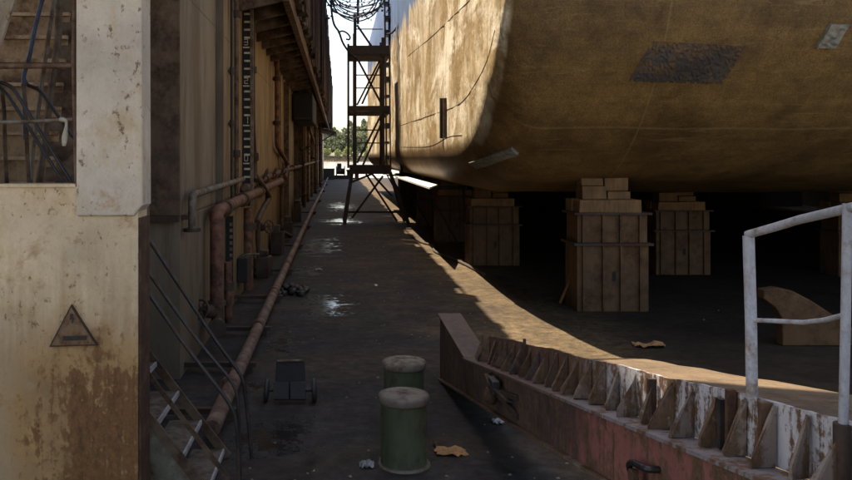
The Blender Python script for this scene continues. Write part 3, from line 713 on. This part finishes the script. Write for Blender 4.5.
hm = MB(); rings = [ring(y, b) for y, b in PROF]; ys = [p[0] for p in PROF]; n = len(rings[0]); vs = [p for r_ in rings for p in r_]
def dent(p):                                     # plating hungry-horse dents
    x, y, z = p; s = .012*math.sin(y*5.4)*math.sin(z*2.9+1) + .010*math.sin(y*2.2+z*1.7)
    if x < HX0+.2 and z > 3: return (x - abs(s), y, z)
    if HX0+RB < x < HX1-RB and y > 9.4: return (x, y, z - .010*math.sin(x*4.1)*math.sin(y*3.7) - .008*math.sin(x*1.3+y*2))
    return p
fs = [(i*n+j, i*n+j+1, (i+1)*n+j+1, (i+1)*n+j) for i in range(len(ys)-1) for j in range(n-1)]
hm.add([dent(p) for p in vs], fs, True)
hm.add(rings[0], [tuple(range(n))]); hm.add(rings[-1], [tuple(range(n))[::-1]])
hm.add([(HX0,ys[0],ZT),(HX1,ys[0],ZT),(HX1,ys[-1],ZT),(HX0,ys[-1],ZT)], [(0,1,2,3)])
ship = thing('barge', 'huge weathered ochre barge hull with a raked bow standing on blocks', 'ship', (10, 28, 1.54))
hv = [v.copy() for v in hm.v]; hf = [list(f) for f in hm.f]
hull = hm.build('hull', M['hull'], ship)
bvh = BVHTree.FromPolygons(hv, hf)
eye = Vector((0,0,EYE))
def H(px, py, off=.006):
    d = P(px, py, 1) - eye; loc, nor, i, ds = bvh.ray_cast(eye, d.normalized())
    if nor.dot(d) > 0: nor = -nor
    return loc + nor*off
def hull_patch(name, quad, mat, off, nu=14, nv=8, jit=0, label=None):
    a, b, c, d = [Vector(q) for q in quad]; m = MB(); rn = random.Random(4); vs = []
    for lay in (off, -.004):
        for j in range(nv+1):
            for i in range(nu+1):
                u, v = i/nu, j/nv; q = (a*(1-u)+b*u)*(1-v)+(d*(1-u)+c*u)*v
                e = lay if lay < 0 or i in (0,nu) or j in (0,nv) else lay*(1+rn.uniform(-jit, jit))
                if jit: q = q + Vector((rn.uniform(-.35,.35), rn.uniform(-.35,.35)))
                vs.append(H(q.x, q.y, e))
    k = (nu+1)*(nv+1); w_ = nu+1
    fs = [(j*w_+i, j*w_+i+1, (j+1)*w_+i+1, (j+1)*w_+i) for j in range(nv) for i in range(nu) if jit < .5 or not ((i in (0,nu-1) or j in (0,nv-1)) and rn.random() < .28)]
    ed = [(i, i+1) for i in range(nu)] + [(nv*w_+i+1, nv*w_+i) for i in range(nu)] + [((j+1)*w_, j*w_) for j in range(nv)] + [(j*w_+nu, (j+1)*w_+nu) for j in range(nv)]
    m.add(vs, fs + ([(p+0, q+0, q+k, p+k) for p, q in ed] if jit < .5 else []), False)
    o = m.build(name, mat, ship); 
    if label: o['label'] = label
hull_patch('barnacle_patch', [(653,41),(746,46),(722,84),(628,81)], M['barnacle'], .008, 44, 18, .9, 'dark rough rectangular patch on the bow')
hull_patch('anode', [(829,24),(847,24),(834,47),(815,47)], M['zinc'], .05, 4, 8, .25, 'pale anode high on the bow')
hull_patch('anode', [(471,162),(512,147),(519,153),(478,168)], M['zinc'], .045, 8, 4, .25, 'grey anode low on the bilge corner')
def seamline(pts, r, name='weld_seam', mat='rope', k=6):
    q = curve([Vector((x, y, 0)) for x, y in pts], k)
    m = MB(); m.tube([H(v.x, v.y, r*.6) for v in q], r, 6); return m.build(name, M[mat], ship)
seamline([(396,127),(425,117),(459,104),(475,84),(487,60),(495,30)], .0032)
seamline([(400,147),(430,146),(448,137),(462,135)], .0032)
seamline([(408,56),(430,38),(452,17),(470,0)], .0032)
m = MB(); a, b = H(443,98,.03), H(443,138,.03); m.bar(a, b, .10, .05, (1,0,0)); m.build('draft_slot', M['cable'], ship)
a, b = H(446.5,98,.03), H(446.5,138,.03); m = MB(); m.bar(a, b, .03, .06, (1,0,0)); m.build('slot_edge', M['brown'], ship)
# things hung on the hull side
m = MB(); m.tube(curve([P(399,-10,25.4), P(397.5,40,25.4), P(399.5,95,25.4), P(401,150,25.4), P(402,172,25.2)], 5), .045, 8); m.build('hanging_hose', M['cable'], None, 0, 'black hose hanging down the sunlit ship side right of the rope ladder', 'hose')
t = thing('rope_ladder', 'black rope ladder hanging down the ship side behind the scaffold', 'ladder', P(389,170,28.5))
for dx in (-.22, .22):
    m = MB(); m.tube([P(388,-10,28.4)+Vector((dx*.4-.05,dx,0)), P(390,172,28.4)+Vector((dx*.4-.05,dx,0))], .035, 6); m.build('side_rope', M['rope'], t)
for k in range(11):
    p = P(388, 4+k*15.4, 28.4)
    m = MB(); m.box(p.x-.12, p.x+.03, 28.12, 28.68, p.z-.05, p.z+.04+.05*(k % 3)); m.build('rung', M['black'], t)
m = MB(); m.tube(curve([P(410,-10,24.5), P(400,20,25), P(393,32,26), P(387,34,26.5)], 5), .03, 6); m.build('mooring_line', M['cable'], None, 0, 'dark line running from the scaffold top up to the ship rail', 'rope')

# white boards added to stand in for the bright sliver of light under the bilge
for x0, x1, y0, y1, lb, tl in ((1.76, 2.12, 15.0, 24.0, 'long white board added for the bright sliver of light under the ship edge', ('dark trestle under the near end of the long white board','dark trestle under the far end of the long white board')),
                           (1.80, 2.12, 26.5, 32, 'shorter pale board added for the second bright sliver under the ship edge by the scaffold', ('dark trestle under the near end of the shorter pale board','dark trestle under the far end of the shorter pale board'))):
    m = MB(); m.prism([(x0,y0,1.50),(x1,y0+1.6,1.50),(x1,y1,1.50),(x0,y1,1.50)], (0,0,.035)); m.build('light_stand_in_plank', M['board'], None, 0, lb, 'board', 'boards under the ship edge')
    for yy, l2 in zip((y0+2.1, y1-.8), tl):
        t = thing('trestle', l2, 'trestle', (2.5, yy, 0), 'trestles under the boards')
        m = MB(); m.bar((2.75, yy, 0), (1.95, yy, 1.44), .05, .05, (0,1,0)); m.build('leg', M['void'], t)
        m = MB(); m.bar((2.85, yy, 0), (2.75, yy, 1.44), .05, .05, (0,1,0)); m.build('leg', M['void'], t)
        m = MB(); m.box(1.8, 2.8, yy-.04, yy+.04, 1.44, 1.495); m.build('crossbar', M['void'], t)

# ---------------------------------------------------------------- keel blocks
def block(x, y, label):
    t = thing('keel_block', label, 'keel block', (x, y, 0), 'blocks carrying the ship')
    hw, dp = .51, .55
    m = MB(); m.box(x-hw+.02, x+hw-.02, y, y+dp, 0, .905); m.build('base', M['concrete'], t, .01)
    m = MB(); m.box(x-hw-.03, x+hw+.03, y-.05, y+dp+.05, .905, .94); m.build('mid_flange', M['rust_dark'], t)
    m = MB(); m.box(x-hw+.03, x+hw-.03, y+.02, y+dp-.02, .94, 1.325); m.build('upper_box', M['concrete'], t, .01)
    m = MB(); m.box(x-hw-.02, x+hw+.02, y-.03, y+dp+.03, 1.325, 1.355); m.build('top_flange', M['rust_dark'], t)
    for i, fx in enumerate((-.80,-.27,.2,.72)):
        m = MB(); m.box(x+fx*hw-.012, x+fx*hw+.012, y-.04, y-.001, .02, .903); m.build('rib', M['concrete'], t)
        m = MB(); m.box(x+fx*hw-.012, x+fx*hw+.012, y-.022, y+.017, .943, 1.322); m.build('rib', M['concrete'], t)
    m = MB(); m.box(x-.01, x+.04, y-.006, y-.001, .42, .55); m.build('slot', M['void'], t)
    m = MB(); m.box(x-hw+.05, x+hw-.12, y-.02, y+.26, 1.357, 1.525); m.rough(.008, 3); m.build('timber', M['timber'], t, .012)
    m = MB(); m.box(x-hw+.03, x+hw-.10, y+.28, y+.56, 1.357, 1.525); m.rough(.008, 3); m.build('timber', M['timber'], t, .012)
    for (x0, x1, y0, y1, z0, z1) in ((-.36,-.03,.14,.5,1.527,1.70),(-.33,-.02,.27,.5,1.702,1.83),(0,.30,.14,.5,1.527,1.64),(.0,.32,.27,.5,1.642,1.83)):
        m = MB(); m.box(x+x0, x+x1, y+y0+.04, y+y1, z0, z1); m.rough(.010, int(x0*100)+60); m.build('wedge', M['timber_v'], t, .01)
    return t
kb = block(3.75, 10.64, 'large steel keel block with pale timbers nearest the bow, in the centre')
for (x, y, lb) in ((3.05, 15.2, 'dark keel block left of the central block, below the bilge corner'),
                   (6.2, 14.0, 'dim keel block close behind and right of the central block'),
                   (9.35, 13.8, 'reddish dim keel block behind the white railing at the right edge'),
                   (2.95, 19.5, 'dark keel block behind the one under the bilge corner'),
                   (2.95, 24.0, 'furthest dark keel block seen under the ship edge by the scaffold')):
    c = dup(kb, (x-3.75, y-10.64, 0), lb)
    c.scale.z = .86
for k in range(9):  # cribs added to block the bright view out beneath the hull
    x = 2.7+k*1.95
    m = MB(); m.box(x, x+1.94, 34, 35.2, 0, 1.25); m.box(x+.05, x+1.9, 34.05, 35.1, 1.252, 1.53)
    m.build('blocking_crib', M['void'], None, .02, 'black timber crib added in the row blocking the bright view far under the ship', 'crib', 'crib row under the ship')
t = thing('dock_wing_wall', 'dark far wing wall of the dock behind the ship', 'dock wall', (21.5, 40, 0))
m = MB(); m.box(20.6, 23, 3, 82, .002, 7.5); m.build('wall', M['rust_dark'], t)
for k in range(14):
    m = MB(); m.box(20.45, 20.598, 5+k*5.5, 5.1+k*5.5, .004, 7.4); m.build('stiffener', M['rust_dark'], t)
m = MB(); m.tube([P(560,303,11.1), P(571,278,11.0)], .022, 6); m.build('stick', M['timber_v'], None, 0, 'thin wooden stick leaning on the left of the central keel block', 'stick')
# fallen bracket plate
t = MB(); Yw = 8.7
t.prism([P(x, y, Yw) for x, y in ((764,290),(764,299),(776,308),(782,318),(783,346),(856,346),(856,330),(835,316),(812,301),(793,291),(778,288))], (0,.14,0))
t.build('bilge_bracket', M['concrete'], None, .012, 'fallen tapered steel bracket lying on the deck under the ship', 'steel plate')

# ---------------------------------------------------------------- scaffold tower
sc = thing('scaffold_tower', 'rusty dark scaffold tower on splayed legs beside the ship', 'scaffold', (1.15, 25.6, 0))
YA, YB = 25.0, 26.1
def S(px, py, Y=YA): return P(px, py, Y)
zT, zB = S(0,22).z, S(0,168).z
XL, XRr = S(355,0).x, S(383,0).x
for X in (XL, XRr):
    for Y in (YA, YB):
        zt = zT + (0.25 if X == XL and Y == YA else (-.5 if X == XRr else -.2))
        m = MB(); m.box(X-.05, X+.05, Y-.05, Y+.05, zB-.1, zt); m.build('post', M['rust_dark'], sc)
m = MB(); m.box(XL-.25, XL-.18, YA-.04, YA+.04, zB, zT-.7); m.build('ladder_rail', M['rust_dark'], sc)
for (ya, yb_) in ((46,57),(106,114)):
    m = MB(); m.box(XL-.2, XRr+.2, YA-.1, YB+.1, S(0,yb_).z, S(0,yb_).z+.08); m.build('platform', M['rust_dark'], sc)
    for Y in (YA-.11, YB+.11):
        m = MB(); m.box(XL-.2, XRr+.2, Y-.02, Y+.02, S(0,yb_).z+.081, S(0,ya).z-(.0 if Y < 25.5 else .12)); m.build('toe_board', M['rust_dark'], sc)
for (x0,y0,x1,y1) in ((357,25,372,47),(357,58,382,105),(381,115,357,163),(385,115,363,165),(383,58,362,104)):
    m = MB(); m.bar(S(x0,y0,YA-.09), S(x1,y1,YA-.09), .065, .05, (0,1,0)); m.build('brace', M['rust_dark'], sc)
for (x0,y0,x1,y1) in ((381,58,357,105),):
    m = MB(); m.bar(S(x0,y0,YB), S(x1,y1,YB), .06, .05, (0,1,0)); m.build('brace', M['rust_dark'], sc)
for y in (29, 75, 88, 130, 143):
    m = MB(); m.tube([S(355,y,YB-.1), S(383,y,YB-.1)], .022, 6); m.build('rail', M['rust_dark'], sc)
m = MB(); m.box(S(350,0).x, S(390,0).x, YA-.12, YA+.05, S(0,174).z, S(0,165).z); m.build('base_beam', M['rust_dark'], sc)
m = MB(); m.box(S(350,0).x, S(390,0).x, YB-.05, YB+.12, S(0,174).z, S(0,165).z); m.build('base_beam', M['rust_dark'], sc)
for (x0, x1) in ((352,344.5),(390,408)):
    for Y, dy in ((YA, -.25), (YB, .35)):
        a = S(x0,172,Y); b = P(x1, 222, 25.0); b.y = Y+dy; b.z = 0
        m = MB(); m.bar(a, b, .11, .10, (0,1,0)); m.build('splayed_leg', M['rust_dark'], sc)
for (x0,y0,x1,y1) in ((366,174,397,221),(383,176,352,218),(352,182,372,174),(372,174,392,196),(347,212,403,212)):
    a, b = S(x0,y0,YA-.1), S(x1,y1,YA-.1); b.z = max(b.z, .03)
    m = MB(); m.bar(a, b, .065, .05, (0,1,0)); m.build('brace', M['rust_dark'], sc)
# cable loops
t = thing('cable_coil', 'tangled black cable loops hanging above the scaffold top', 'cable', P(352, 18, 25))
rn = random.Random(8)
for k in range(13):
    cx, cy = 356+rn.uniform(-5,5), -8+rn.uniform(-6,5); rx, ry = rn.uniform(20,33), rn.uniform(14,25); Y = 25+rn.uniform(-.5,.5); ph = rn.uniform(0,6)
    pts = [P(cx+rx*math.cos(a)+rn.uniform(-1,1), cy+ry*math.sin(a)+rn.uniform(-.8,.8), Y+.25*math.sin(a*2+ph)) for a in [q*math.pi/12 for q in range(24)]]
    m = MB(); m.tube(pts, .013+.012*(k % 3 == 0), 5, True); m.build('loop', M['cable'], t)
m = MB()
for k in range(130):
    p = P(rn.uniform(326,390), rn.uniform(-6,20), 25+rn.uniform(-.4,.4)); m.box(p.x-.02, p.x+.02, p.y-.02, p.y+.02, p.z-.02, p.z+.02)
m.rough(.012, 2).build('barb', M['cable'], t)
m = MB(); m.bar(P(358,-30,25.2), P(358,24,25.2), .08, .08, (0,1,0)); m.build('hanger', M['cable'], t)
t = thing('power_cable', 'thick black cable sagging from above down to the scaffold platform', 'cable', P(352,56,24.8))
m = MB(); m.tube(curve([P(331,-10,24.5), P(331.5,10,24.5), P(334,24,24.5), P(339,32,24.6), P(343,43,24.7), P(350,53,24.8), P(357,58,24.8)], 5), .034, 7); m.build('cable', M['cable'], t)
m = MB(); m.tube(curve([P(338,33,24.6), P(342,31,24.6), P(347,33,24.6), P(350,37,24.6), P(349,39.5,24.6), P(346,39,24.6)], 5), .028, 7); m.build('cable_end', M['cable'], t)

# ---------------------------------------------------------------- girder gangway on the right
P0 = Vector((.974, 7.45, 0)); DD = Vector((.0615, -1, .1667))
def B(t, off, h): return P0 + DD*t + Vector((off, 0, h))
gb = thing('gangway_girder', 'worn red and white steel girder with triangular brackets sloping up to the right', 'girder', (1.2, 5, 0))
TE = 6.6
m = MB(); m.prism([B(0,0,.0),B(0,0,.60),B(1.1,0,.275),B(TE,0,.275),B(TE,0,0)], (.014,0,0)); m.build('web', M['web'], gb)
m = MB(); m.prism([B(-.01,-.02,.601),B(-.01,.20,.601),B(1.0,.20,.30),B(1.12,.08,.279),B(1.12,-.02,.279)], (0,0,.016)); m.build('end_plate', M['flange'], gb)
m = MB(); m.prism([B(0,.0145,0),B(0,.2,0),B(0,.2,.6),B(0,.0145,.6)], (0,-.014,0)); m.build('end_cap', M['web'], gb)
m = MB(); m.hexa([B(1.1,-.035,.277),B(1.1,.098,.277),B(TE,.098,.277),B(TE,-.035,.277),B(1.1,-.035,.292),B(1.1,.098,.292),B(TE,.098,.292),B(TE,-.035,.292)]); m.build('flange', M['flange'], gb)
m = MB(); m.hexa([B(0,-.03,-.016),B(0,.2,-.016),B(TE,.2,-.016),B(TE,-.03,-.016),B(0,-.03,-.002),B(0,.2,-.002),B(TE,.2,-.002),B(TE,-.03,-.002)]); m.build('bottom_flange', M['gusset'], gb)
# ragged, buckled bulwark strip
rn = random.Random(12); ts = [1.42+.06*i for i in range(int((TE-1.42)/.06)+1)]; vs = []
for t_ in ts:
    hh = .497 + rn.uniform(-.003,.003) + (.004*math.sin(t_*7)); o = .10 + .003*math.sin(t_*9.2) + rn.uniform(-.002,.002)
    if t_ < 1.6: hh -= .05*(1.6-t_)
    vs += [B(t_,o,.293), B(t_,o+.004*math.sin(t_*5),.40), B(t_,o,hh), B(t_,o+.014,hh), B(t_,o+.014,.293)]
m = MB(); m.add(vs, [(i*5+j, (i+1)*5+j, (i+1)*5+(j+1) % 5, i*5+(j+1) % 5) for i in range(len(ts)-1) for j in range(5)] + [(0,1,2,3,4), tuple(len(vs)-5+q for q in (4,3,2,1,0))])
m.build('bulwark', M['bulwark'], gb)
rn2 = random.Random(5); tp = [3.40+.16*i for i in range(20)]; vs = []
for q in tp:
    wd = .41+.11*(q-3.4)/1.3+rn2.uniform(-.012,.012); h = .488+rn2.uniform(-.003,.003)
    vs += [B(q,.1165,h), B(q,.1165+(wd-.1165)*.5,h+rn2.uniform(-.006,.006)), B(q,wd,h), B(q,wd,h-.02), B(q,.1165,h-.02)]
m = MB(); m.add(vs, [(k*5+j, k*5+(j+1) % 5, (k+1)*5+(j+1) % 5, (k+1)*5+j) for k in range(len(tp)-1) for j in range(5)] + [(4,3,2,1,0), tuple(len(vs)-5+q for q in range(5))])
m.build('top_plate', M['topplate'], gb)
for off in (.20, .38):
    m = MB(); m.bar(B(3.46,off,.44), B(TE,off,.44), .05, .05); m.build('bearer', M['rust_dark'], gb)
t_ = 1.30; i = 0
while t_ < 6.3:
    hh = rn.choice((.47,.475,.48,.485,.44)); s = rn.uniform(-.022,.022); wd = rn.uniform(.062,.096)
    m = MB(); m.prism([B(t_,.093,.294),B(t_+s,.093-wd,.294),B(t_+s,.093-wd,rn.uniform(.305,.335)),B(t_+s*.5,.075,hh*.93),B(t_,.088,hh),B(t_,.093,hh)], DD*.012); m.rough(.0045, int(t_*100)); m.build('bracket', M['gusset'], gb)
    t_ += .165+rn.uniform(-.02,.025)
for x, dz, wd, mt in ((528,.03,.016,'rust_dark'),(657,-.02,.034,'rust_dark'),(728,-.03,.022,'black'),(737,.01,.03,'rust'),(772,-.005,.036,'rust')):
    dx = x-CX; tt = (7.45*dx-F*1.074*1.0)/(dx+48)
    m = MB(); m.bar(B(tt,.078,.296), B(tt,.078,.50+dz), wd, .02, (0,1,0)); m.build('stub_post', M[mt], gb)
# lug and hook on the web
tt = 2.15
m = MB(); m.prism([B(tt-.22,-.002,.25),B(tt-.22,-.06,.24),B(tt+.02,-.09,.2),B(tt+.3,-.06,.13),B(tt+.3,-.002,.12)], (0,0,.012)); m.build('lug_plate', M['rust_dark'], gb)
m = MB(); m.lathe([(.03,-.05),(.045,-.03),(.05,.02),(.03,.06)], B(tt,-.07,.12), 12); m.build('shackle', M['rust'], gb)
m = MB(); m.box(*[c for p in ((B(tt+.02,-.05,.15).x-.03, B(tt+.02,-.05,.15).x+.03), (B(tt+.02,0,0).y-.07, B(tt+.02,0,0).y+.07), (B(tt,0,.15).z, B(tt,0,.25).z)) for c in p]); m.build('shackle_block', M['black'], gb, .01)
for q in (.05, .17):
    m = MB(); m.bar(B(tt+.05,-.05,.16), B(tt+.42,-.003,q), .02, .035); m.build('lug_stay', M['rust_dark'], gb)
tt = 4.33
m = MB(); m.tube(bend([B(tt-.09,-.01,.06), B(tt-.10,-.035,.12), B(tt-.04,-.05,.155), B(tt+.10,-.05,.155), B(tt+.10,-.005,.155)], .04), .0135, 8); m.build('hook', M['black'], gb)
m = MB(); m.lathe([(.03,-.012),(.03,.012)], B(tt-.02,-.05,.1), 14, (1,0,0)); m.build('hook_eye', M['rust'], gb)
# what carries its near end, just out of frame
t = thing('support_trestle', 'steel trestle carrying the near end of the gangway girder', 'trestle', (1.45, 1.3, 0))
c = B(6.15,.08,0); m = MB(); m.box(c.x-.3, c.x+.3, c.y-.08, c.y+.08, c.z-.14, c.z-.03); m.build('crossbar', M['rust_dark'], t)
for sx in (-.22, .22):
    m = MB(); m.box(c.x+sx-.05, c.x+sx+.05, c.y-.05, c.y+.05, 0, c.z-.14); m.build('leg', M['rust_dark'], t)

# white railing on the girder
def TB(x): dx = x-CX; return (7.45*dx-F*1.074)/(dx+48)
rl = thing('railing', 'chipped white pipe railing standing on the gangway girder', 'railing', B(TB(749), .1, .5))
q1, q2 = TB(750), TB(846.5)
b1, b2 = B(q1,.107,.492), B(q2,.09,.30)
t1 = P(748.5, 236, b1.y); t2 = P(847.5, 208, b2.y)
m = MB(); m.tube([b1, b1.lerp(t1,.5)+Vector((.002,0,0)), t1], .0185, 14); m.build('post', M['white'], rl)
m = MB(); m.tube([b2+Vector((0,0,.12)), b2.lerp(t2,.6), t2+Vector((0,0,.012))], .0125, 12); m.build('post', M['white'], rl)
m = MB(); m.tube([b2, b2+Vector((0,0,.185))], .024, 12); m.build('socket', M['rust_dark'], rl)
a = t1+Vector((-.004,0,.004)); e = P(856,206.5,b2.y-.03)
m = MB(); m.tube([a, P(775,227,b1.y-.1), P(800,219.5,b1.y-.22), e], .0138, 12); m.build('top_rail', M['white'], rl)
m = MB(); m.tube([P(751,320,b1.y), P(775,321,b1.y-.1), P(803,322.5,b1.y-.2), P(825,320,b1.y-.32), P(843,315.5,b2.y)], .0075, 10); m.build('mid_rail', M['white'], rl)

# ---------------------------------------------------------------- bollards, trolley, small things on the deck
def bollard(x, y, label):
    t = thing('bollard', label, 'bollard', (x, y, 0), 'pair of bollards')
    m = MB(); m.lathe([(.182,0),(.180,.010),(.168,.016)], (x,y,0), 32); m.build('base', M['cap'], t)
    m = MB(); m.lathe([(.160,.012),(.158,.03),(.158,.41),(.160,.425)], (x,y,0), 32); m.build('body', M['green'], t)
    m = MB(); m.lathe([(.158,.422),(.172,.428),(.176,.436),(.176,.466),(.171,.478),(.150,.484),(.08,.490),(.01,.492)], (x,y,0), 32); m.build('cap', M['cap'], t)
    return t
bo = bollard(.452, 5.36, 'front green bollard with a rusty steel cap')
dup(bo, (.075, .88, 0), 'rear bollard half hidden behind the front green one')
t = thing('wheeled_trolley', 'small dark two wheeled steel trolley on the wet deck', 'trolley', (-.42, 6.7, 0)); c = Vector((-.41, 6.72, 0))
m = MB(); m.prism([(c.x-.14,c.y-.06,.03),(c.x+.135,c.y-.06,.03),(c.x+.12,c.y+.05,.335),(c.x-.125,c.y+.05,.335)], (0,.06,0)); m.build('body', M['void'], t, .008)
m = MB(); m.prism([(c.x-.142,c.y-.085,.05),(c.x-.012,c.y-.085,.05),(c.x-.012,c.y-.065,.185),(c.x-.140,c.y-.065,.185)], (0,.025,0)); m.prism([(c.x+.005,c.y-.085,.05),(c.x+.135,c.y-.085,.05),(c.x+.13,c.y-.065,.185),(c.x+.005,c.y-.065,.185)], (0,.025,0)); m.build('front_flap', M['rubble'], t)
m = MB(); m.bar((c.x-.118,c.y+.05,.338),(c.x+.108,c.y+.05,.345), .02, .012); m.build('top_edge', M['cap'], t)
m = MB(); m.cyl((c.x-.22,c.y,.10),(c.x+.22,c.y,.10), .014, 8); m.build('axle', M['black'], t)
for sx in (-1, 1):
    m = MB(); m.lathe([(.03,-.022),(.085,-.018),(.1,-.008),(.1,.008),(.085,.018),(.03,.022)], (c.x+sx*.205,c.y,.1), 20, (1,0,.06*sx)); wl = m.build('wheel', M['rubble'], t)
def crumple(x, y, w_, d_, h, mat, name, label, cat, seed):
    rn = random.Random(seed); m = MB(); n_ = 7; vs = []
    for j in range(n_):
        for i in range(n_):
            u, v = i/(n_-1)-.5, j/(n_-1)-.5; e = 1-.35*rn.random()*(abs(u)+abs(v))
            vs.append((x+u*w_*e, y+v*d_*e, .006+h*rn.random()*(1-1.2*max(abs(u),abs(v))+.3)))
    k = len(vs); vs += [(a,b,c_-.004) for a,b,c_ in vs]
    fs = [(j*n_+i, j*n_+i+1, (j+1)*n_+i+1, (j+1)*n_+i) for j in range(n_-1) for i in range(n_-1)]
    m.add(vs, fs + [tuple(k+q for q in f[::-1]) for f in fs]); m.build(name, mat, None, 0, label, cat)
p = G(451,453); crumple(p.x, p.y, .24, .17, .035, M['paper'], 'cardboard_scrap', 'orange brown torn cardboard scrap beside the bollards', 'litter', 1)
p = G(436,446); crumple(p.x, p.y, .05, .05, .03, M['web'], 'red_wrapper', 'tiny red wrapper touching the cardboard scrap', 'litter', 5)
p = G(367,467); crumple(p.x, p.y, .11, .09, .045, M['plastic'], 'crumpled_cup', 'crumpled white plastic cup left of the front bollard', 'litter', 2)
p = G(502,423); crumple(p.x-.03, p.y, .11, .10, .04, M['plastic'], 'white_litter', 'white paper litter in the shade under the girder', 'litter', 3)
p = G(275,237); crumple(-.35, 14.6, .14, .12, .04, M['plastic'], 'white_litter', 'small white scrap on the deck far down the walkway', 'litter', 4)
p = G(650,347); crumple(p.x, p.y, .38, .2, .06, M['paper'], 'brown_scrap', 'flat brown scrap on the dark deck in front of the central keel block', 'litter', 6)
rn = random.Random(14); m = MB(); p = G(292,293)
for k in range(46):
    a = rn.uniform(0,6.3); r_ = rn.uniform(0,1)**.7; x, y = p.x+r_*.26*math.cos(a), p.y+r_*.45*math.sin(a); s = rn.uniform(.03,.075); z = (1-r_)*.10*rn.random()
    m.lathe([(s*.5,z),(s,z+s*.4),(s*.8,z+s*.9),(s*.2,z+s*1.1)], (x,y,0), 6)
m.rough(.02, 6).build('rubble_heap', M['rubble'], None, 0, 'small dark heap of rubble beside the floor pipe', 'rubble')
m = MB(); rn = random.Random(21)
for k in range(520):
    y = 4.6 + 24*rn.random()**1.6; x = rn.uniform(-.85, 2.6 if rn.random() < .6 else 6); s = rn.uniform(.004,.016)*(1+.03*y)
    a = rn.uniform(0,6.3); ca, sa = math.cos(a)*s, math.sin(a)*s; h = s*rn.uniform(.3,.9)
    m.add([(x+ca,y+sa,.001),(x-sa*.8,y+ca*.8,.001),(x-ca,y-sa,.001),(x+sa*.7,y-ca*.7,.001),(x+ca*.2,y,.001+h)], [(0,1,4),(1,2,4),(2,3,4),(3,0,4)])
m.build('deck_debris', plain('rust_flakes', (.12,.095,.07), .8, (.3,1.9), 30), kind='stuff', label='loose rust flakes and grit scattered over the deck', cat='debris')
m = MB(); m.tube(curve([(1.95,20.5,.03),(2.05,19.2,.03),(2.25,18.4,.03),(2.15,17.3,.03),(2.35,16.1,.03),(2.5,15.0,.03),(2.6,13.9,.03)], 6), .03, 7); m.build('deck_hose', M['rope'], None, 0, 'dark hose lying along the sunlit strip beside the ship', 'hose')

# far end of the deck
t = thing('winch', 'dark mooring winch standing at the far end of the deck', 'winch', P(342,178,78))
p = Vector((.25, 79, 0))
m = MB(); m.box(p.x-.9, p.x+.9, 78.5, 79.5, 0, .35); m.build('base', M['rust_dark'], t, .03)
m = MB(); m.lathe([(.55,-.45),(.55,-.38),(.3,-.34),(.3,.34),(.55,.38),(.55,.45)], (p.x,79,.75), 16, (1,0,0)); m.build('drum', M['rust_dark'], t)
m = MB(); m.box(p.x-.35, p.x+.1, 78.8, 79.2, .9, 1.55); m.build('gearbox', M['rust_dark'], t, .03)
t = thing('deck_locker', 'greenish steel locker at the far deck end beside the dock wall', 'locker', (-.75, 77, 0))
m = MB(); m.box(-1.45, -.35, 76.5, 77.6, 0, 1.0); m.build('body', M['greenish'], t, .03); m = MB(); m.box(-1.5, -.3, 76.45, 77.65, 1.002, 1.06); m.build('lid', M['greenish'], t, .02)
t = thing('mooring_bitts', 'low rusty double bitts at the far deck end near the scaffold', 'bollard', (1.5, 79, 0))
for dx in (-.45, .35):
    m = MB(); m.lathe([(.2,.1),(.2,.75),(.27,.78),(.27,.9),(.1,.93)], (1.55+dx,79,0), 14); m.build('post', M['rust'], t)
m = MB(); m.box(.75, 2.3, 78.7, 79.3, 0, .1); m.build('base', M['rust_dark'], t)
